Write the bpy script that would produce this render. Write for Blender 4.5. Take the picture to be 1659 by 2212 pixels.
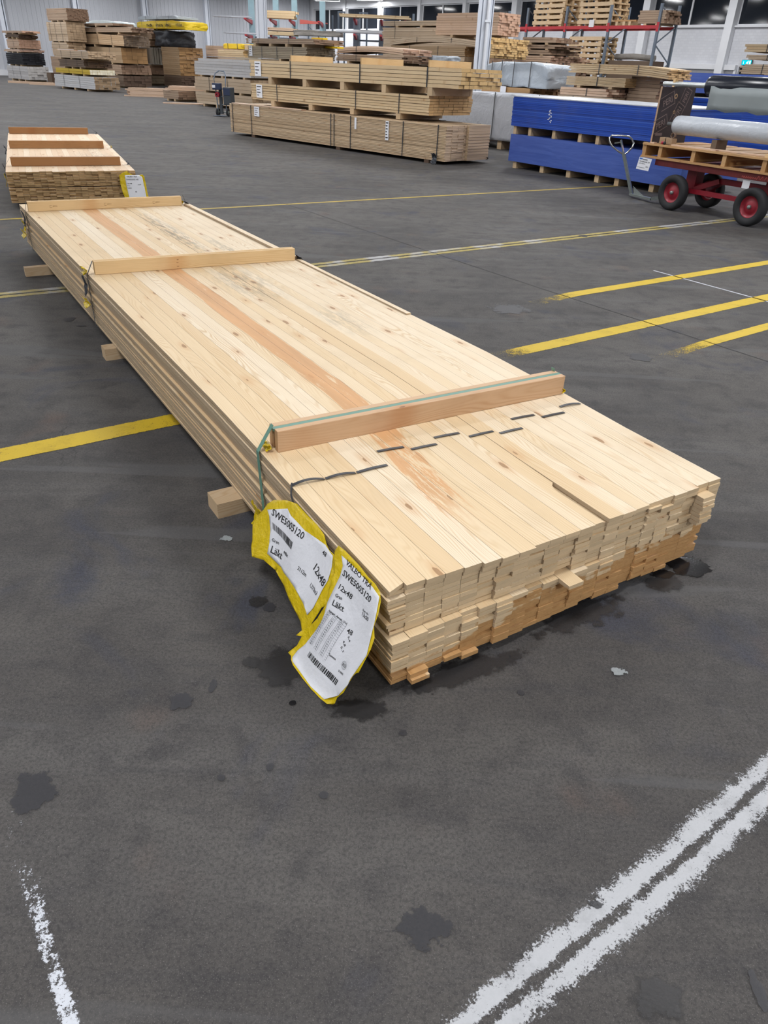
import bpy, bmesh, math, random
from mathutils import Vector, Matrix, Euler
from mathutils.geometry import delaunay_2d_cdt
R = math.radians
sc = bpy.context.scene
for o in list(bpy.data.objects): bpy.data.objects.remove(o)
C = sc.collection

# ---------------------------------------------------------------- camera
CAM_Z, PITCH, ROLL, FPX = 1.178, 0.5459, -0.0435, 1581.2
cp, sp, cr, sr = math.cos(PITCH), math.sin(PITCH), math.cos(ROLL), math.sin(ROLL)
fwd = Vector((0, cp, -sp)); rgt = Vector((1, 0, 0)); dwn = Vector((0, -sp, -cp))
rgt2 = cr * rgt + sr * dwn; dwn2 = -sr * rgt + cr * dwn
cam = bpy.data.objects.new('camera', bpy.data.cameras.new('camera')); C.objects.link(cam)
cam.matrix_world = Matrix(((rgt2.x, -dwn2.x, -fwd.x, 0), (rgt2.y, -dwn2.y, -fwd.y, 0), (rgt2.z, -dwn2.z, -fwd.z, CAM_Z), (0, 0, 0, 1)))
cam.data.sensor_fit = 'AUTO'; cam.data.sensor_width = 36; cam.data.lens = FPX / 2212 * 36
cam.data.clip_start = 0.05; cam.data.clip_end = 300
sc.camera = cam
# ---------------------------------------------------------------- light and exposure
sc.view_settings.view_transform = 'Standard'; sc.view_settings.look = 'None'
sc.view_settings.gamma = 1; sc.view_settings.exposure = 0.0
w = bpy.data.worlds.new('night hall'); sc.world = w; w.use_nodes = True
WORLD_STRENGTH = 0.17
w.node_tree.nodes['Background'].inputs[0].default_value = (0.80, 0.87, 1.0, 1)
w.node_tree.nodes['Background'].inputs[1].default_value = WORLD_STRENGTH
LAMP_W = 130.0            # watts of each fluorescent tray
LAMP_COL = (0.985, 0.985, 1.0)
LAMP_Z = 4.9

sc.cycles.max_bounces = 6; sc.cycles.diffuse_bounces = 3; sc.cycles.glossy_bounces = 3
# ---------------------------------------------------------------- helpers
def link(o, parent=None):
    C.objects.link(o)
    if parent: o.parent = parent
    return o
def empty(name, loc=(0, 0, 0), rz=0, parent=None):
    o = bpy.data.objects.new(name, None); o.empty_display_size = .1
    o.location = loc; o.rotation_euler = (0, 0, rz); return link(o, parent)
def tag(o, label=None, cat=None, group=None, kind=None):
    if label: o['label'] = label
    if cat: o['category'] = cat
    if group: o['group'] = group
    if kind: o['kind'] = kind
    return o
def copy_tree(o, parent=None):
    c = o.copy(); C.objects.link(c)
    if parent: c.parent = parent
    for ch in list(o.children): copy_tree(ch, c)
    return c
class MB:
    def __init__(s): s.v = []; s.f = []; s.b = []; s.uv = None
    def add(s, vs, fs, bid=None):
        n = len(s.v); s.v += [tuple(v) for v in vs]
        if bid is None: bid = 0.5
        for f in fs: s.f.append([i + n for i in f]); s.b.append(bid)
        return s
    def box(s, x0, x1, y0, y1, z0, z1, bid=None, M=None):
        vs = [Vector(p) for p in ((x0, y0, z0), (x1, y0, z0), (x1, y1, z0), (x0, y1, z0), (x0, y0, z1), (x1, y0, z1), (x1, y1, z1), (x0, y1, z1))]
        if M: vs = [M @ v for v in vs]
        return s.add(vs, [(0, 3, 2, 1), (4, 5, 6, 7), (0, 1, 5, 4), (1, 2, 6, 5), (2, 3, 7, 6), (3, 0, 4, 7)], bid)
    def tube(s, pts, r, n=10, bid=None, caps=True):
        pts = [Vector(p) for p in pts]; rings = []
        up = Vector((0, 0, 1))
        for i, p in enumerate(pts):
            d = (pts[min(i + 1, len(pts) - 1)] - pts[max(i - 1, 0)]).normalized()
            a = d.cross(up)
            if a.length < .05: a = d.cross(Vector((1, 0, 0)))
            a.normalize(); b = d.cross(a)
            rr = r[i] if isinstance(r, (list, tuple)) else r
            rings.append([p + rr * (math.cos(2 * math.pi * k / n) * a + math.sin(2 * math.pi * k / n) * b) for k in range(n)])
        vs = [v for q in rings for v in q]; fs = []
        for i in range(len(pts) - 1):
            for k in range(n):
                fs.append((i * n + k, i * n + (k + 1) % n, (i + 1) * n + (k + 1) % n, (i + 1) * n + k))
        if caps: fs += [tuple(range(n))[::-1], tuple((len(pts) - 1) * n + k for k in range(n))]
        return s.add(vs, fs, bid)
    def bar(s, a, b, wx, wz, bid=None):
        a, b = Vector(a), Vector(b); d = (b - a); L = d.length; d.normalize()
        side = d.cross(Vector((0, 0, 1)))
        if side.length < .05: side = Vector((1, 0, 0))
        side.normalize(); up = side.cross(d)
        M = Matrix((( d.x, side.x, up.x, a.x), (d.y, side.y, up.y, a.y), (d.z, side.z, up.z, a.z), (0, 0, 0, 1)))
        return s.box(0, L, -wx / 2, wx / 2, -wz / 2, wz / 2, bid, M)
    def lathe(s, prof, n=32, bid=None, M=None):
        vs = []; fs = []
        for r, z in prof:
            for k in range(n):
                a = 2 * math.pi * k / n; v = Vector((r * math.cos(a), r * math.sin(a), z)); vs.append(M @ v if M else v)
        for i in range(len(prof) - 1):
            for k in range(n): fs.append((i * n + k, i * n + (k + 1) % n, (i + 1) * n + (k + 1) % n, (i + 1) * n + k))
        return s.add(vs, fs, bid)
    def build(s, name, m, parent=None, smooth=False, bevel=0, loc=None):
        me = bpy.data.meshes.new(name); me.from_pydata(s.v, [], s.f)
        at = me.attributes.new('bid', 'FLOAT', 'FACE'); at.data.foreach_set('value', s.b)
        if m: me.materials.append(m)
        if smooth: me.polygons.foreach_set('use_smooth', [True] * len(me.polygons))
        me.update()
        o = bpy.data.objects.new(name, me); link(o, parent)
        if loc: o.location = loc
        if bevel:
            b = o.modifiers.new('edge', 'BEVEL'); b.width = bevel; b.segments = 2; b.limit_method = 'ANGLE'
        return o

# ---------------------------------------------------------------- materials
class NT:
    def __init__(s, name):
        s.m = bpy.data.materials.new(name); s.m.use_nodes = True; s.t = s.m.node_tree
        s.t.nodes.clear(); s.out = s.n('ShaderNodeOutputMaterial')
    def n(s, ty, **kw):
        x = s.t.nodes.new(ty)
        for k, v in kw.items():
            if k.startswith('i_'):
                k = k[2:]; k = int(k) if k.isdigit() else k.replace('_', ' ')
                x.inputs[k].default_value = v
            else: setattr(x, k, v)
        return x
    def l(s, a, b): s.t.links.new(a, b)
    def math(s, op, a, b=None, c=None, clamp=False):
        x = s.n('ShaderNodeMath', operation=op); x.use_clamp = clamp
        for i, v in enumerate((a, b, c)):
            if v is None: continue
            if isinstance(v, (int, float)): x.inputs[i].default_value = v
            else: s.l(v, x.inputs[i])
        return x.outputs[0]
    def mix(s, f, a, b, mode='MIX'):
        x = s.n('ShaderNodeMix', data_type='RGBA', blend_type=mode)
        for sock, v in ((x.inputs[0], f), (x.inputs[6], a), (x.inputs[7], b)):
            if isinstance(v, (int, float)): sock.default_value = v
            elif isinstance(v, tuple): sock.default_value = v if len(v) == 4 else v + (1,)
            else: s.l(v, sock)
        return x.outputs[2]
    def ramp(s, f, stops, interp='LINEAR'):
        x = s.n('ShaderNodeValToRGB'); x.color_ramp.interpolation = interp
        e = x.color_ramp.elements
        while len(e) > 1: e.remove(e[-1])
        e[0].position = stops[0][0]; e[0].color = stops[0][1] + (1,)
        for p, c in stops[1:]:
            k = e.new(p); k.color = c + (1,)
        s.l(f, x.inputs[0]); return x.outputs[0]
    def step(s, f, a, b):
        x = s.n('ShaderNodeMapRange'); x.interpolation_type = 'SMOOTHSTEP'
        x.inputs[1].default_value = a; x.inputs[2].default_value = b; s.l(f, x.inputs[0]); return x.outputs[0]
    def noise(s, vec, scale, detail=4, rough=.55, dist=0.):
        x = s.n('ShaderNodeTexNoise'); x.inputs['Scale'].default_value = scale; x.inputs['Detail'].default_value = detail
        x.inputs['Roughness'].default_value = rough; x.inputs['Distortion'].default_value = dist
        if vec is not None: s.l(vec, x.inputs['Vector'])
        return x.outputs[0]
    def bsdf(s, col, rough=.6, metal=0., bump=None, bs=.2, bd=.002, spec=.5, coat=0.):
        b = s.n('ShaderNodeBsdfPrincipled'); b.inputs['Specular IOR Level'].default_value = spec
        for sock, v in ((b.inputs['Base Color'], col), (b.inputs['Roughness'], rough), (b.inputs['Metallic'], metal)):
            if isinstance(v, (int, float)): sock.default_value = v
            elif isinstance(v, tuple): sock.default_value = v if len(v) == 4 else v + (1,)
            else: s.l(v, sock)
        b.inputs['Coat Weight'].default_value = coat
        if bump is not None:
            u = s.n('ShaderNodeBump'); u.inputs['Strength'].default_value = bs; u.inputs['Distance'].default_value = bd
            s.l(bump, u.inputs['Height']); s.l(u.outputs[0], b.inputs['Normal'])
        s.l(b.outputs[0], s.out.inputs[0]); s.b = b; return b
def srgb(r, g, b):
    f = lambda c: (c / 255 / 12.92) if c / 255 <= .04045 else ((c / 255 + .055) / 1.055) ** 2.4
    return (f(r), f(g), f(b))
def simple(name, col, rough=.6, metal=0., nz=0.08, scale=30, spec=.5, coat=0.):
    t = NT(name); tc = t.n('ShaderNodeTexCoord'); f = t.noise(tc.outputs['Object'], scale)
    dark = tuple(c * (1 - nz * 2) for c in col); lite = tuple(min(1, c * (1 + nz * 2)) for c in col)
    t.bsdf(t.mix(f, dark, lite), rough, metal, f, .1, .001, spec, coat); return t.m

def wood(name, a, b, c, end=None, grain=1.0, knots=1.0, stain=False, streak=None, dark=None, grey=0.0, sawn=False):
    """a,b,c: linear colours picked per board; grain runs along local X."""
    t = NT(name); tc = t.n('ShaderNodeTexCoord'); at = t.n('ShaderNodeAttribute'); at.attribute_name = 'bid'
    bid = at.outputs['Fac']; sx = t.n('ShaderNodeSeparateXYZ'); t.l(tc.outputs['Object'], sx.inputs[0])
    X, Y, Z = sx.outputs
    wn = t.n('ShaderNodeTexWhiteNoise', noise_dimensions='1D'); t.l(t.math('MULTIPLY', bid, 91.7), wn.inputs['W'])
    rnd = wn.outputs['Value']; sc_ = t.n('ShaderNodeSeparateColor'); t.l(wn.outputs['Color'], sc_.inputs[0])
    r2, r3 = sc_.outputs[1], sc_.outputs[2]
    base = t.ramp(bid, [(0, a), (.5, b), (1, c)])
    def vec(kx, ky, kz, off):
        v = t.n('ShaderNodeCombineXYZ')
        t.l(t.math('MULTIPLY_ADD', X, kx, t.math('MULTIPLY', rnd, off)), v.inputs[0])
        t.l(t.math('MULTIPLY_ADD', Y, ky, t.math('MULTIPLY', r2, off * 1.7)), v.inputs[1])
        t.l(t.math('MULTIPLY_ADD', Z, kz, t.math('MULTIPLY', r3, off)), v.inputs[2]); return v.outputs[0]
    # cathedral grain: distorted bands across the board
    warp = t.noise(vec(1.1, 9, 9, 13.), 1.0, 2, .5)
    band = t.math('SINE', t.math('MULTIPLY_ADD', Y, 900 * grain, t.math('MULTIPLY_ADD', warp, 170, t.math('MULTIPLY', Z, 900 * grain))))
    band = t.math('MULTIPLY_ADD', band, .5, .5); band = t.math('POWER', band, 2.2)
    fine = t.noise(vec(6, 300, 300, 7.), 1.0, 3, .6)
    big = t.noise(vec(1.6, 14, 14, 29.), 1.0, 3, .55)
    lat = tuple(x * y for x, y in zip(b, (.80, .69, .55)))
    col = t.mix(t.math('MULTIPLY', t.math('MULTIPLY', band, t.math('MULTIPLY_ADD', big, 2.4, -.75, True)), .9, clamp=True), base, lat, 'MIX')
    col = t.mix(t.math('MULTIPLY', fine, .30), col, tuple(x * .62 for x in b))
    # a little greying and yellowing patches, per board
    pat = t.step(t.noise(tc.outputs['Object'], 2.6, 5, .62), .52, .74)
    col = t.mix(t.math('MULTIPLY', pat, .35 + grey), col, tuple(x * y for x, y in zip(b, (.70, .68, .66))))
    # knots
    if knots:
        vo = t.n('ShaderNodeTexVoronoi', voronoi_dimensions='2D'); vo.inputs['Scale'].default_value = 1.0; vo.inputs['Randomness'].default_value = 1
        t.l(vec(3.6, 11, 11, 31.), vo.inputs['Vector'])
        d = vo.outputs['Distance']; sep = t.n('ShaderNodeSeparateColor'); t.l(vo.outputs['Color'], sep.inputs[0])
        pick = t.math('GREATER_THAN', sep.outputs[0], .62)
        d2 = t.math('ADD', d, t.math('MULTIPLY', t.noise(vec(40, 160, 160, 3.), 1.0, 2), .05))
        kr = t.math('MULTIPLY_ADD', sep.outputs[1], .075, .045)
        core = t.math('MULTIPLY', t.math('LESS_THAN', d2, kr), pick)
        halo = t.math('MULTIPLY', t.math('SUBTRACT', 1, t.step(d2, .06, .30), clamp=True), pick)
        col = t.mix(t.math('MULTIPLY', halo, .42 * knots), col, tuple(x * y for x, y in zip(b, (.72, .50, .32))))
        col = t.mix(t.math('MULTIPLY', core, .80 * knots), col, tuple(x * y for x, y in zip(b, (.40, .28, .20))))
    if streak:   # one board column with bark-stained surface, local Y range
        yc, hw_, scol = streak
        wob = t.math('MULTIPLY_ADD', t.noise(vec(3, 5, 5, 0.), 1.0, 4), .030, -.015)
        drift = t.math('MULTIPLY', t.math('SUBTRACT', 1, t.step(X, .05, .95)), .072)
        yy = t.math('ADD', t.math('ADD', Y, wob), t.math('SUBTRACT', yc, drift))
        m = t.math('SUBTRACT', 1, t.step(t.math('ABSOLUTE', yy), hw_ - .004, hw_ + .002))
        mm = t.math('MULTIPLY', m, t.step(X, .08, .34))
        nz = t.noise(vec(7, 70, 70, 0.), 1.0, 5, .75)
        mm = t.math('MULTIPLY', mm, t.step(t.math('ADD', nz, t.math('MULTIPLY', t.step(X, .1, 1.3), .14)),   .44, .53))
        mm = t.math('MULTIPLY', mm, t.math('GREATER_THAN', Z, .1))
        col = t.mix(t.math('MULTIPLY', mm, .85), col, t.mix(t.noise(vec(2, 30, 30, 0.), 1., 4), tuple(x * .72 for x in scol), tuple(x * 1.25 for x in scol)))
    if dark:     # blue-stain patches on the top boards: list of (x, y, rx, ry, strength)
        for (px, py, rx, ry, st) in dark:
            dx = t.math('DIVIDE', t.math('SUBTRACT', X, px), rx); dy = t.math('DIVIDE', t.math('SUBTRACT', Y, py), ry)
            rr = t.math('SQRT', t.math('ADD', t.math('MULTIPLY', dx, dx), t.math('MULTIPLY', dy, dy)))
            mk = t.math('MULTIPLY', t.math('SUBTRACT', 1, rr, clamp=True), t.step(t.noise(vec(12, 60, 60, 0.), 1., 5, .7), .38, .62))
            col = t.mix(t.math('MULTIPLY', mk, st), col, srgb(96, 92, 84))
    if sawn:  # long edges: greyer sawn tone plus the less lit side's shade, painted in
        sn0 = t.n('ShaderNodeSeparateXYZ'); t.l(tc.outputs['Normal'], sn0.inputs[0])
        side_shade = t.math('GREATER_THAN', t.math('ABSOLUTE', sn0.outputs[1]), .7)
        col = t.mix(side_shade, col, t.mix(fine, srgb(150, 130, 106), srgb(196, 176, 148)))
    # end grain
    sn = t.n('ShaderNodeSeparateXYZ'); t.l(tc.outputs['Normal'], sn.inputs[0])
    isend = t.math('GREATER_THAN', t.math('ABSOLUTE', sn.outputs[0]), .7)
    endc = end or tuple(x * y for x, y in zip(b, (.84, .76, .64)))
    v3 = vec(1, 60, 160, 40.)
    en = t.noise(v3, 1.0, 4, .7); en2 = t.noise(tc.outputs['Object'], 420, 3, .7)
    ec = t.mix(t.math('MULTIPLY_ADD', rnd, .5, t.math('MULTIPLY', en, .5)), tuple(x * .72 for x in endc), tuple(min(1, x * 1.22) for x in endc))
    ec = t.mix(t.math('MULTIPLY', en2, .35), ec, tuple(x * .55 for x in endc))
    if stain:
        ns = t.noise(tc.outputs['Object'], 9, 4, .6)
        slope = t.math('MULTIPLY', t.step(t.math('MULTIPLY', Y, -1), .12, .42), .062)
        h = t.math('SUBTRACT', t.math('ADD', slope, t.math('MULTIPLY_ADD', ns, .17, t.math('MULTIPLY_ADD', r2, .045, -.026))), Z)
        ms = t.math('MULTIPLY', t.step(h, .018, .032), t.math('LESS_THAN', X, .35))
        wet = t.mix(en, srgb(156, 108, 56), srgb(208, 160, 100))
        ec = t.mix(t.math('MULTIPLY', ms, .86), ec, wet)
        col = t.mix(t.math('MULTIPLY', t.math('MULTIPLY', ms, t.math('LESS_THAN', X, .16)), .8), col, wet)
    col = t.mix(isend, col, ec)
    t.bsdf(col, t.math('MULTIPLY_ADD', fine, .2, .5), 0, fine, .25, .0006, .35)
    return t.m

M = {}
M['pine'] = wood('fresh pine laths', srgb(220, 190, 148), srgb(230, 206, 168), srgb(238, 222, 196), end=srgb(224, 198, 160), stain=True, sawn=True,  # sawn also paints shade onto the pack's long sides
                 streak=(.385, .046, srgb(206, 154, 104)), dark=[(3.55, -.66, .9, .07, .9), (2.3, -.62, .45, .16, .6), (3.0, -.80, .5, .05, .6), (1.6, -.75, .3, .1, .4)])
M['pine2'] = wood('older pine laths', srgb(220, 190, 158), srgb(228, 203, 172), srgb(234, 216, 190), end=srgb(184, 152, 108), dark=[(1.0, -.8, .8, .25, .6), (2.2, -.85, .7, .2, .6), (.35, -.75, .3, .1, .4)])
M['batten'] = wood('brown spruce batten', srgb(196, 158, 122), srgb(208, 172, 136), srgb(218, 186, 152), grain=.5, knots=1.3)
M['batten_light'] = wood('yellow spruce batten', srgb(216, 182, 132), srgb(224, 192, 144), srgb(230, 200, 154), grain=.7)
M['batten_dark'] = wood('aged batten', srgb(152, 108, 66), srgb(170, 124, 80), srgb(186, 142, 96), grain=.7)
M['tan'] = wood('planed planks', srgb(184, 164, 140), srgb(196, 176, 152), srgb(208, 190, 166), end=srgb(186, 160, 130), knots=.6)
M['tanend'] = wood('pale stacked boards', srgb(194, 170, 134), srgb(206, 182, 146), srgb(216, 195, 160), end=srgb(204, 168, 120), knots=.6)
M['m1'] = wood('cladding boards with pinkish ends', srgb(180, 156, 126), srgb(196, 172, 142), srgb(208, 186, 156), end=srgb(206, 180, 154), knots=.6)
M['greywood'] = wood('grey cladding', srgb(150, 138, 120), srgb(164, 152, 132), srgb(174, 162, 142), end=srgb(128, 112, 90), knots=.3)
M['brown'] = wood('brown planks', srgb(156, 134, 114), srgb(168, 146, 126), srgb(180, 158, 136), end=srgb(146, 118, 96), knots=.4)
M['orange'] = wood('treated orange ends', srgb(160, 136, 108), srgb(172, 148, 118), srgb(184, 160, 130), end=srgb(164, 126, 82), knots=.3)
M['yellowend'] = wood('yellow ended studs', srgb(192, 168, 134), srgb(206, 182, 146), srgb(216, 194, 158), end=srgb(220, 184, 128), knots=.3)
M['pinkend'] = wood('rosy sawn boards', srgb(196, 168, 144), srgb(208, 180, 156), srgb(216, 190, 168), end=srgb(202, 164, 140), knots=.4)
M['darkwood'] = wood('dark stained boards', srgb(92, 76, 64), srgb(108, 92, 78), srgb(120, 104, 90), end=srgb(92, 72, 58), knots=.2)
M['whitewood'] = wood('white primed boards', srgb(196, 198, 200), srgb(206, 208, 212), srgb(214, 216, 220), end=srgb(152, 128, 100), knots=0)
M['whitebeam'] = wood('white painted boards', srgb(186, 186, 188), srgb(198, 198, 200), srgb(208, 208, 210), end=srgb(190, 188, 186), knots=0)
M['blackwood'] = wood('black painted boards', srgb(26, 28, 34), srgb(30, 32, 38), srgb(36, 38, 44), end=srgb(26, 28, 36), knots=0)
M['pallet'] = wood('pallet timber', srgb(176, 136, 92), srgb(190, 150, 104), srgb(206, 168, 122), knots=.5)
M['pallet_pale'] = wood('new pallet timber', srgb(206, 180, 146), srgb(216, 192, 158), srgb(224, 202, 170), knots=.5)
M['bearer'] = wood('sawn bearer', srgb(186, 162, 130), srgb(200, 176, 144), srgb(210, 188, 156), end=srgb(198, 172, 138), knots=.4)
M['strap_green'] = simple('green polyester strap', srgb(96, 140, 124), .45, nz=.04)
M['strap_black'] = simple('black steel strap', srgb(42, 46, 52), .4, nz=.05)
M['strap_grey'] = simple('grey strap', srgb(70, 72, 76), .45, nz=.05)
M['yellow_film'] = None
M['print_paper'] = None
M['paper'] = simple('white label paper', srgb(226, 228, 234), .55, nz=.015, scale=60)
M['ink'] = simple('black print', srgb(34, 35, 38), .6, nz=.02)
M['ink_blue'] = simple('blue print', srgb(60, 110, 190), .6, nz=.02)
M['ink_grey'] = simple('grey print', srgb(120, 124, 130), .6, nz=.02)
M['stamp'] = simple('brown stamp ink', srgb(150, 112, 74), .7, nz=.02)
M['rubber'] = simple('black rubber', srgb(30, 31, 34), .75, nz=.1)
M['redpaint'] = simple('red enamel', srgb(140, 28, 44), .4, nz=.12, scale=14)
M['redframe'] = simple('faded red frame', srgb(122, 42, 44), .5, nz=.25, scale=9)
M['rackred'] = simple('red rack steel', srgb(178, 46, 56), .45, nz=.1, scale=12)
M['rackpink'] = simple('coral rack steel', srgb(222, 110, 100), .5, nz=.06, scale=12)  # coral is the steel's own paint colour
M['rackgrey'] = simple('blue grey rack steel', srgb(104, 116, 130), .5, .1, nz=.08, scale=14)
M['lightblue'] = simple('pale blue steel', srgb(158, 192, 204), .55, nz=.08, scale=6)
M['galv'] = simple('galvanised steel', srgb(142, 150, 148), .35, .65, nz=.14, scale=30)
M['chrome'] = simple('worn chrome', srgb(190, 192, 192), .2, .9, nz=.08)
M['columnpaint'] = simple('white painted steel', srgb(206, 212, 222), .5, nz=.03, scale=4)
M['pipe'] = simple('white pipe', srgb(216, 220, 226), .4, nz=.03, scale=4)
M['trimpaint'] = simple('white trim', srgb(206, 208, 212), .6, nz=.03, scale=2)
M['navy'] = simple('navy plastic', srgb(38, 50, 78), .5, nz=.08)
M['darkbox'] = simple('dark grey plastic', srgb(56, 62, 68), .5, nz=.08)
M['core'] = simple('silver tube', srgb(190, 196, 198), .25, .55, nz=.05)
M['blackfilm'] = simple('black film roll', srgb(20, 26, 38), .28, nz=.08, scale=6)
M['greyfilm'] = simple('grey film sheet', srgb(134, 142, 144), .5, nz=.06, scale=6)
M['clayblock'] = simple('pressed wood block', srgb(158, 132, 104), .8, nz=.14, scale=50)
M['cardboard'] = simple('brown tape roll', srgb(120, 100, 86), .6, nz=.05)
M['redknob'] = simple('red plastic', srgb(160, 36, 58), .4, nz=.05)
M['green_coil'] = simple('olive hose', srgb(110, 116, 96), .6, nz=.1)
M['yellow_block'] = simple('yellow cladding', srgb(228, 190, 30), .5, nz=.05, scale=8)
def film(name, col, rough, bs, scale=9., trans=0., dist=1.4):
    t = NT(name); tc = t.n('ShaderNodeTexCoord')
    mp = t.n('ShaderNodeMapping'); mp.inputs['Scale'].default_value = (1, 1, 1); t.l(tc.outputs['Object'], mp.inputs[0])
    f = t.noise(mp.outputs[0], scale, 5, .6, dist); g = t.noise(mp.outputs[0], scale * .35, 3, .6, dist * .6)
    c = t.mix(f, tuple(x * .86 for x in col), tuple(min(1, x * 1.1) for x in col))
    t.bsdf(c, rough, 0, t.math('ADD', f, t.math('MULTIPLY', g, 1.5)), bs, .03, .5); return t.m
M['silverwrap'] = film('silver grey wrap', srgb(170, 179, 188), .30, .8, 5)
M['whitewrap'] = film('white wrap', srgb(190, 194, 202), .35, .7, 5)
M['palewrap'] = film('pale printed wrap', srgb(198, 210, 212), .35, .6, 6)
M['yellowwrap'] = film('yellow wrap', srgb(222, 190, 34), .4, .7, 6)
M['blackwrap'] = film('black tarp', srgb(44, 48, 56), .5, .6, 5)
M['yellow_film'] = film('yellow plastic sheet', srgb(212, 184, 4), .36, .45, 16, dist=.3)
M['whiteroll'] = film('milky plastic roll', srgb(188, 194, 202), .3, .25, 10)
M['greyroll'] = film('grey fabric roll', srgb(140, 136, 130), .7, .5, 12)

M['print_paper'] = film('creased label paper', srgb(218, 220, 226), .5, .28, 8, dist=.25)
def blue_mat():
    t = NT('blue film faced boards'); tc = t.n('ShaderNodeTexCoord'); sx = t.n('ShaderNodeSeparateXYZ'); t.l(tc.outputs['Object'], sx.inputs[0])
    at = t.n('ShaderNodeAttribute'); at.attribute_name = 'bid'
    c = t.ramp(at.outputs['Fac'], [(0, srgb(16, 46, 118)), (.5, srgb(20, 66, 164)), (1, srgb(44, 84, 176))])
    n = t.noise(tc.outputs['Object'], 2.2, 4, .6)
    c = t.mix(t.math('MULTIPLY', t.step(n, .45, .75), .35), c, srgb(74, 90, 150))
    t.bsdf(c, .38, 0, t.noise(tc.outputs['Object'], 5, 3), .1, .01, .5); return t.m
M['blue'] = blue_mat()
def bluewrap_mat():
    t = NT('blue wrapped boards'); tc = t.n('ShaderNodeTexCoord')
    mp = t.n('ShaderNodeMapping'); mp.inputs['Scale'].default_value = (1.2, 1, 14); t.l(tc.outputs['Object'], mp.inputs[0])
    n = t.noise(mp.outputs[0], 1.6, 4, .5, 1.2); n2 = t.noise(tc.outputs['Object'], 1.3, 3)
    c = t.mix(t.step(n, .3, .7), srgb(48, 78, 158), srgb(66, 94, 172)); c = t.mix(t.math('MULTIPLY', n2, .4), c, srgb(92, 110, 178))
    t.bsdf(c, .4, 0, n, .2, .01, .5); return t.m
M['bluewrap'] = bluewrap_mat()

def floor_mat():
    t = NT('worn dark asphalt floor'); tc = t.n('ShaderNodeTexCoord'); P = tc.outputs['Object']
    mp = t.n('ShaderNodeMapping'); mp.inputs['Rotation'].default_value = (0, 0, R(-35)); mp.inputs['Scale'].default_value = (.35, 2.2, 1); t.l(P, mp.inputs[0])
    big = t.noise(P, .9, 5, .6, .6); strk = t.noise(mp.outputs[0], 1.6, 5, .65, .5); mid = t.noise(P, 6.5, 6, .68, .3)
    fine = t.noise(P, 150, 4, .75); grit = t.noise(P, 420, 2, .8)
    c = t.mix(t.step(big, .3, .7), srgb(70, 68, 67), srgb(90, 87, 84))
    c = t.mix(t.math('MULTIPLY', t.step(strk, .40, .72), .50), c, srgb(104, 102, 100))
    c = t.mix(t.math('MULTIPLY', t.step(t.noise(mp.outputs[0], 5.5, 5, .7, 1.0), .50, .70), .38), c, srgb(62, 62, 65))
    c = t.mix(t.math('MULTIPLY', t.step(mid, .46, .70), .50), c, srgb(60, 59, 60))
    c = t.mix(t.math('MULTIPLY', t.step(t.noise(P, 13, 6, .78, .4), .48, .68), .42), c, srgb(58, 57, 59))
    c = t.mix(t.math('MULTIPLY', t.step(t.noise(P, 70, 4, .75), .52, .70), .20), c, srgb(112, 110, 107))
    vio = t.step(t.noise(P, 2.1, 4, .6, .8), .56, .70)
    c = t.mix(t.math('MULTIPLY', vio, .65), c, srgb(58, 62, 76))
    rust = t.step(t.noise(P, 3.4, 3, .5), .60, .78)
    c = t.mix(t.math('MULTIPLY', rust, .32), c, srgb(112, 90, 78))
    c = t.mix(t.math('MULTIPLY', t.step(fine, .44, .62), .5), c, srgb(50, 49, 51))
    c = t.mix(t.math('MULTIPLY', t.step(grit, .58, .70), .45), c, srgb(140, 137, 133))
    # smooth trowel tracks with no grit
    mp2 = t.n('ShaderNodeMapping'); mp2.inputs['Rotation'].default_value = (0, 0, R(-112)); mp2.inputs['Scale'].default_value = (.25, 3.4, 1); t.l(P, mp2.inputs[0])
    trk = t.step(t.noise(mp2.outputs[0], 1.7, 3, .5, .4), .62, .66)
    c = t.mix(t.math('MULTIPLY', trk, .45), c, srgb(92, 92, 93))
    # hairline cracks
    vo = t.n('ShaderNodeTexVoronoi', feature='DISTANCE_TO_EDGE'); vo.inputs['Scale'].default_value = .42
    wv = t.n('ShaderNodeVectorMath', operation='ADD'); ns = t.n('ShaderNodeTexNoise'); ns.inputs['Scale'].default_value = 1.3; ns.inputs['Detail'].default_value = 6
    t.l(P, ns.inputs['Vector']); t.l(P, wv.inputs[0]); t.l(ns.outputs['Color'], wv.inputs[1]); t.l(wv.outputs[0], vo.inputs['Vector'])
    ck = t.math('MULTIPLY', t.math('LESS_THAN', vo.outputs['Distance'], .0009), t.step(t.noise(P, 1.1, 3), .58, .64))
    c = t.mix(t.math('MULTIPLY', ck, .6), c, srgb(50, 49, 50))
    rg = t.math('MULTIPLY_ADD', mid, .22, t.math('MULTIPLY_ADD', fine, .2, .50))
    t.bsdf(c, rg, 0, t.math('ADD', fine, t.math('MULTIPLY', grit, .5)), .45, .002, .20); return t.m
M['floor'] = floor_mat()

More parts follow.
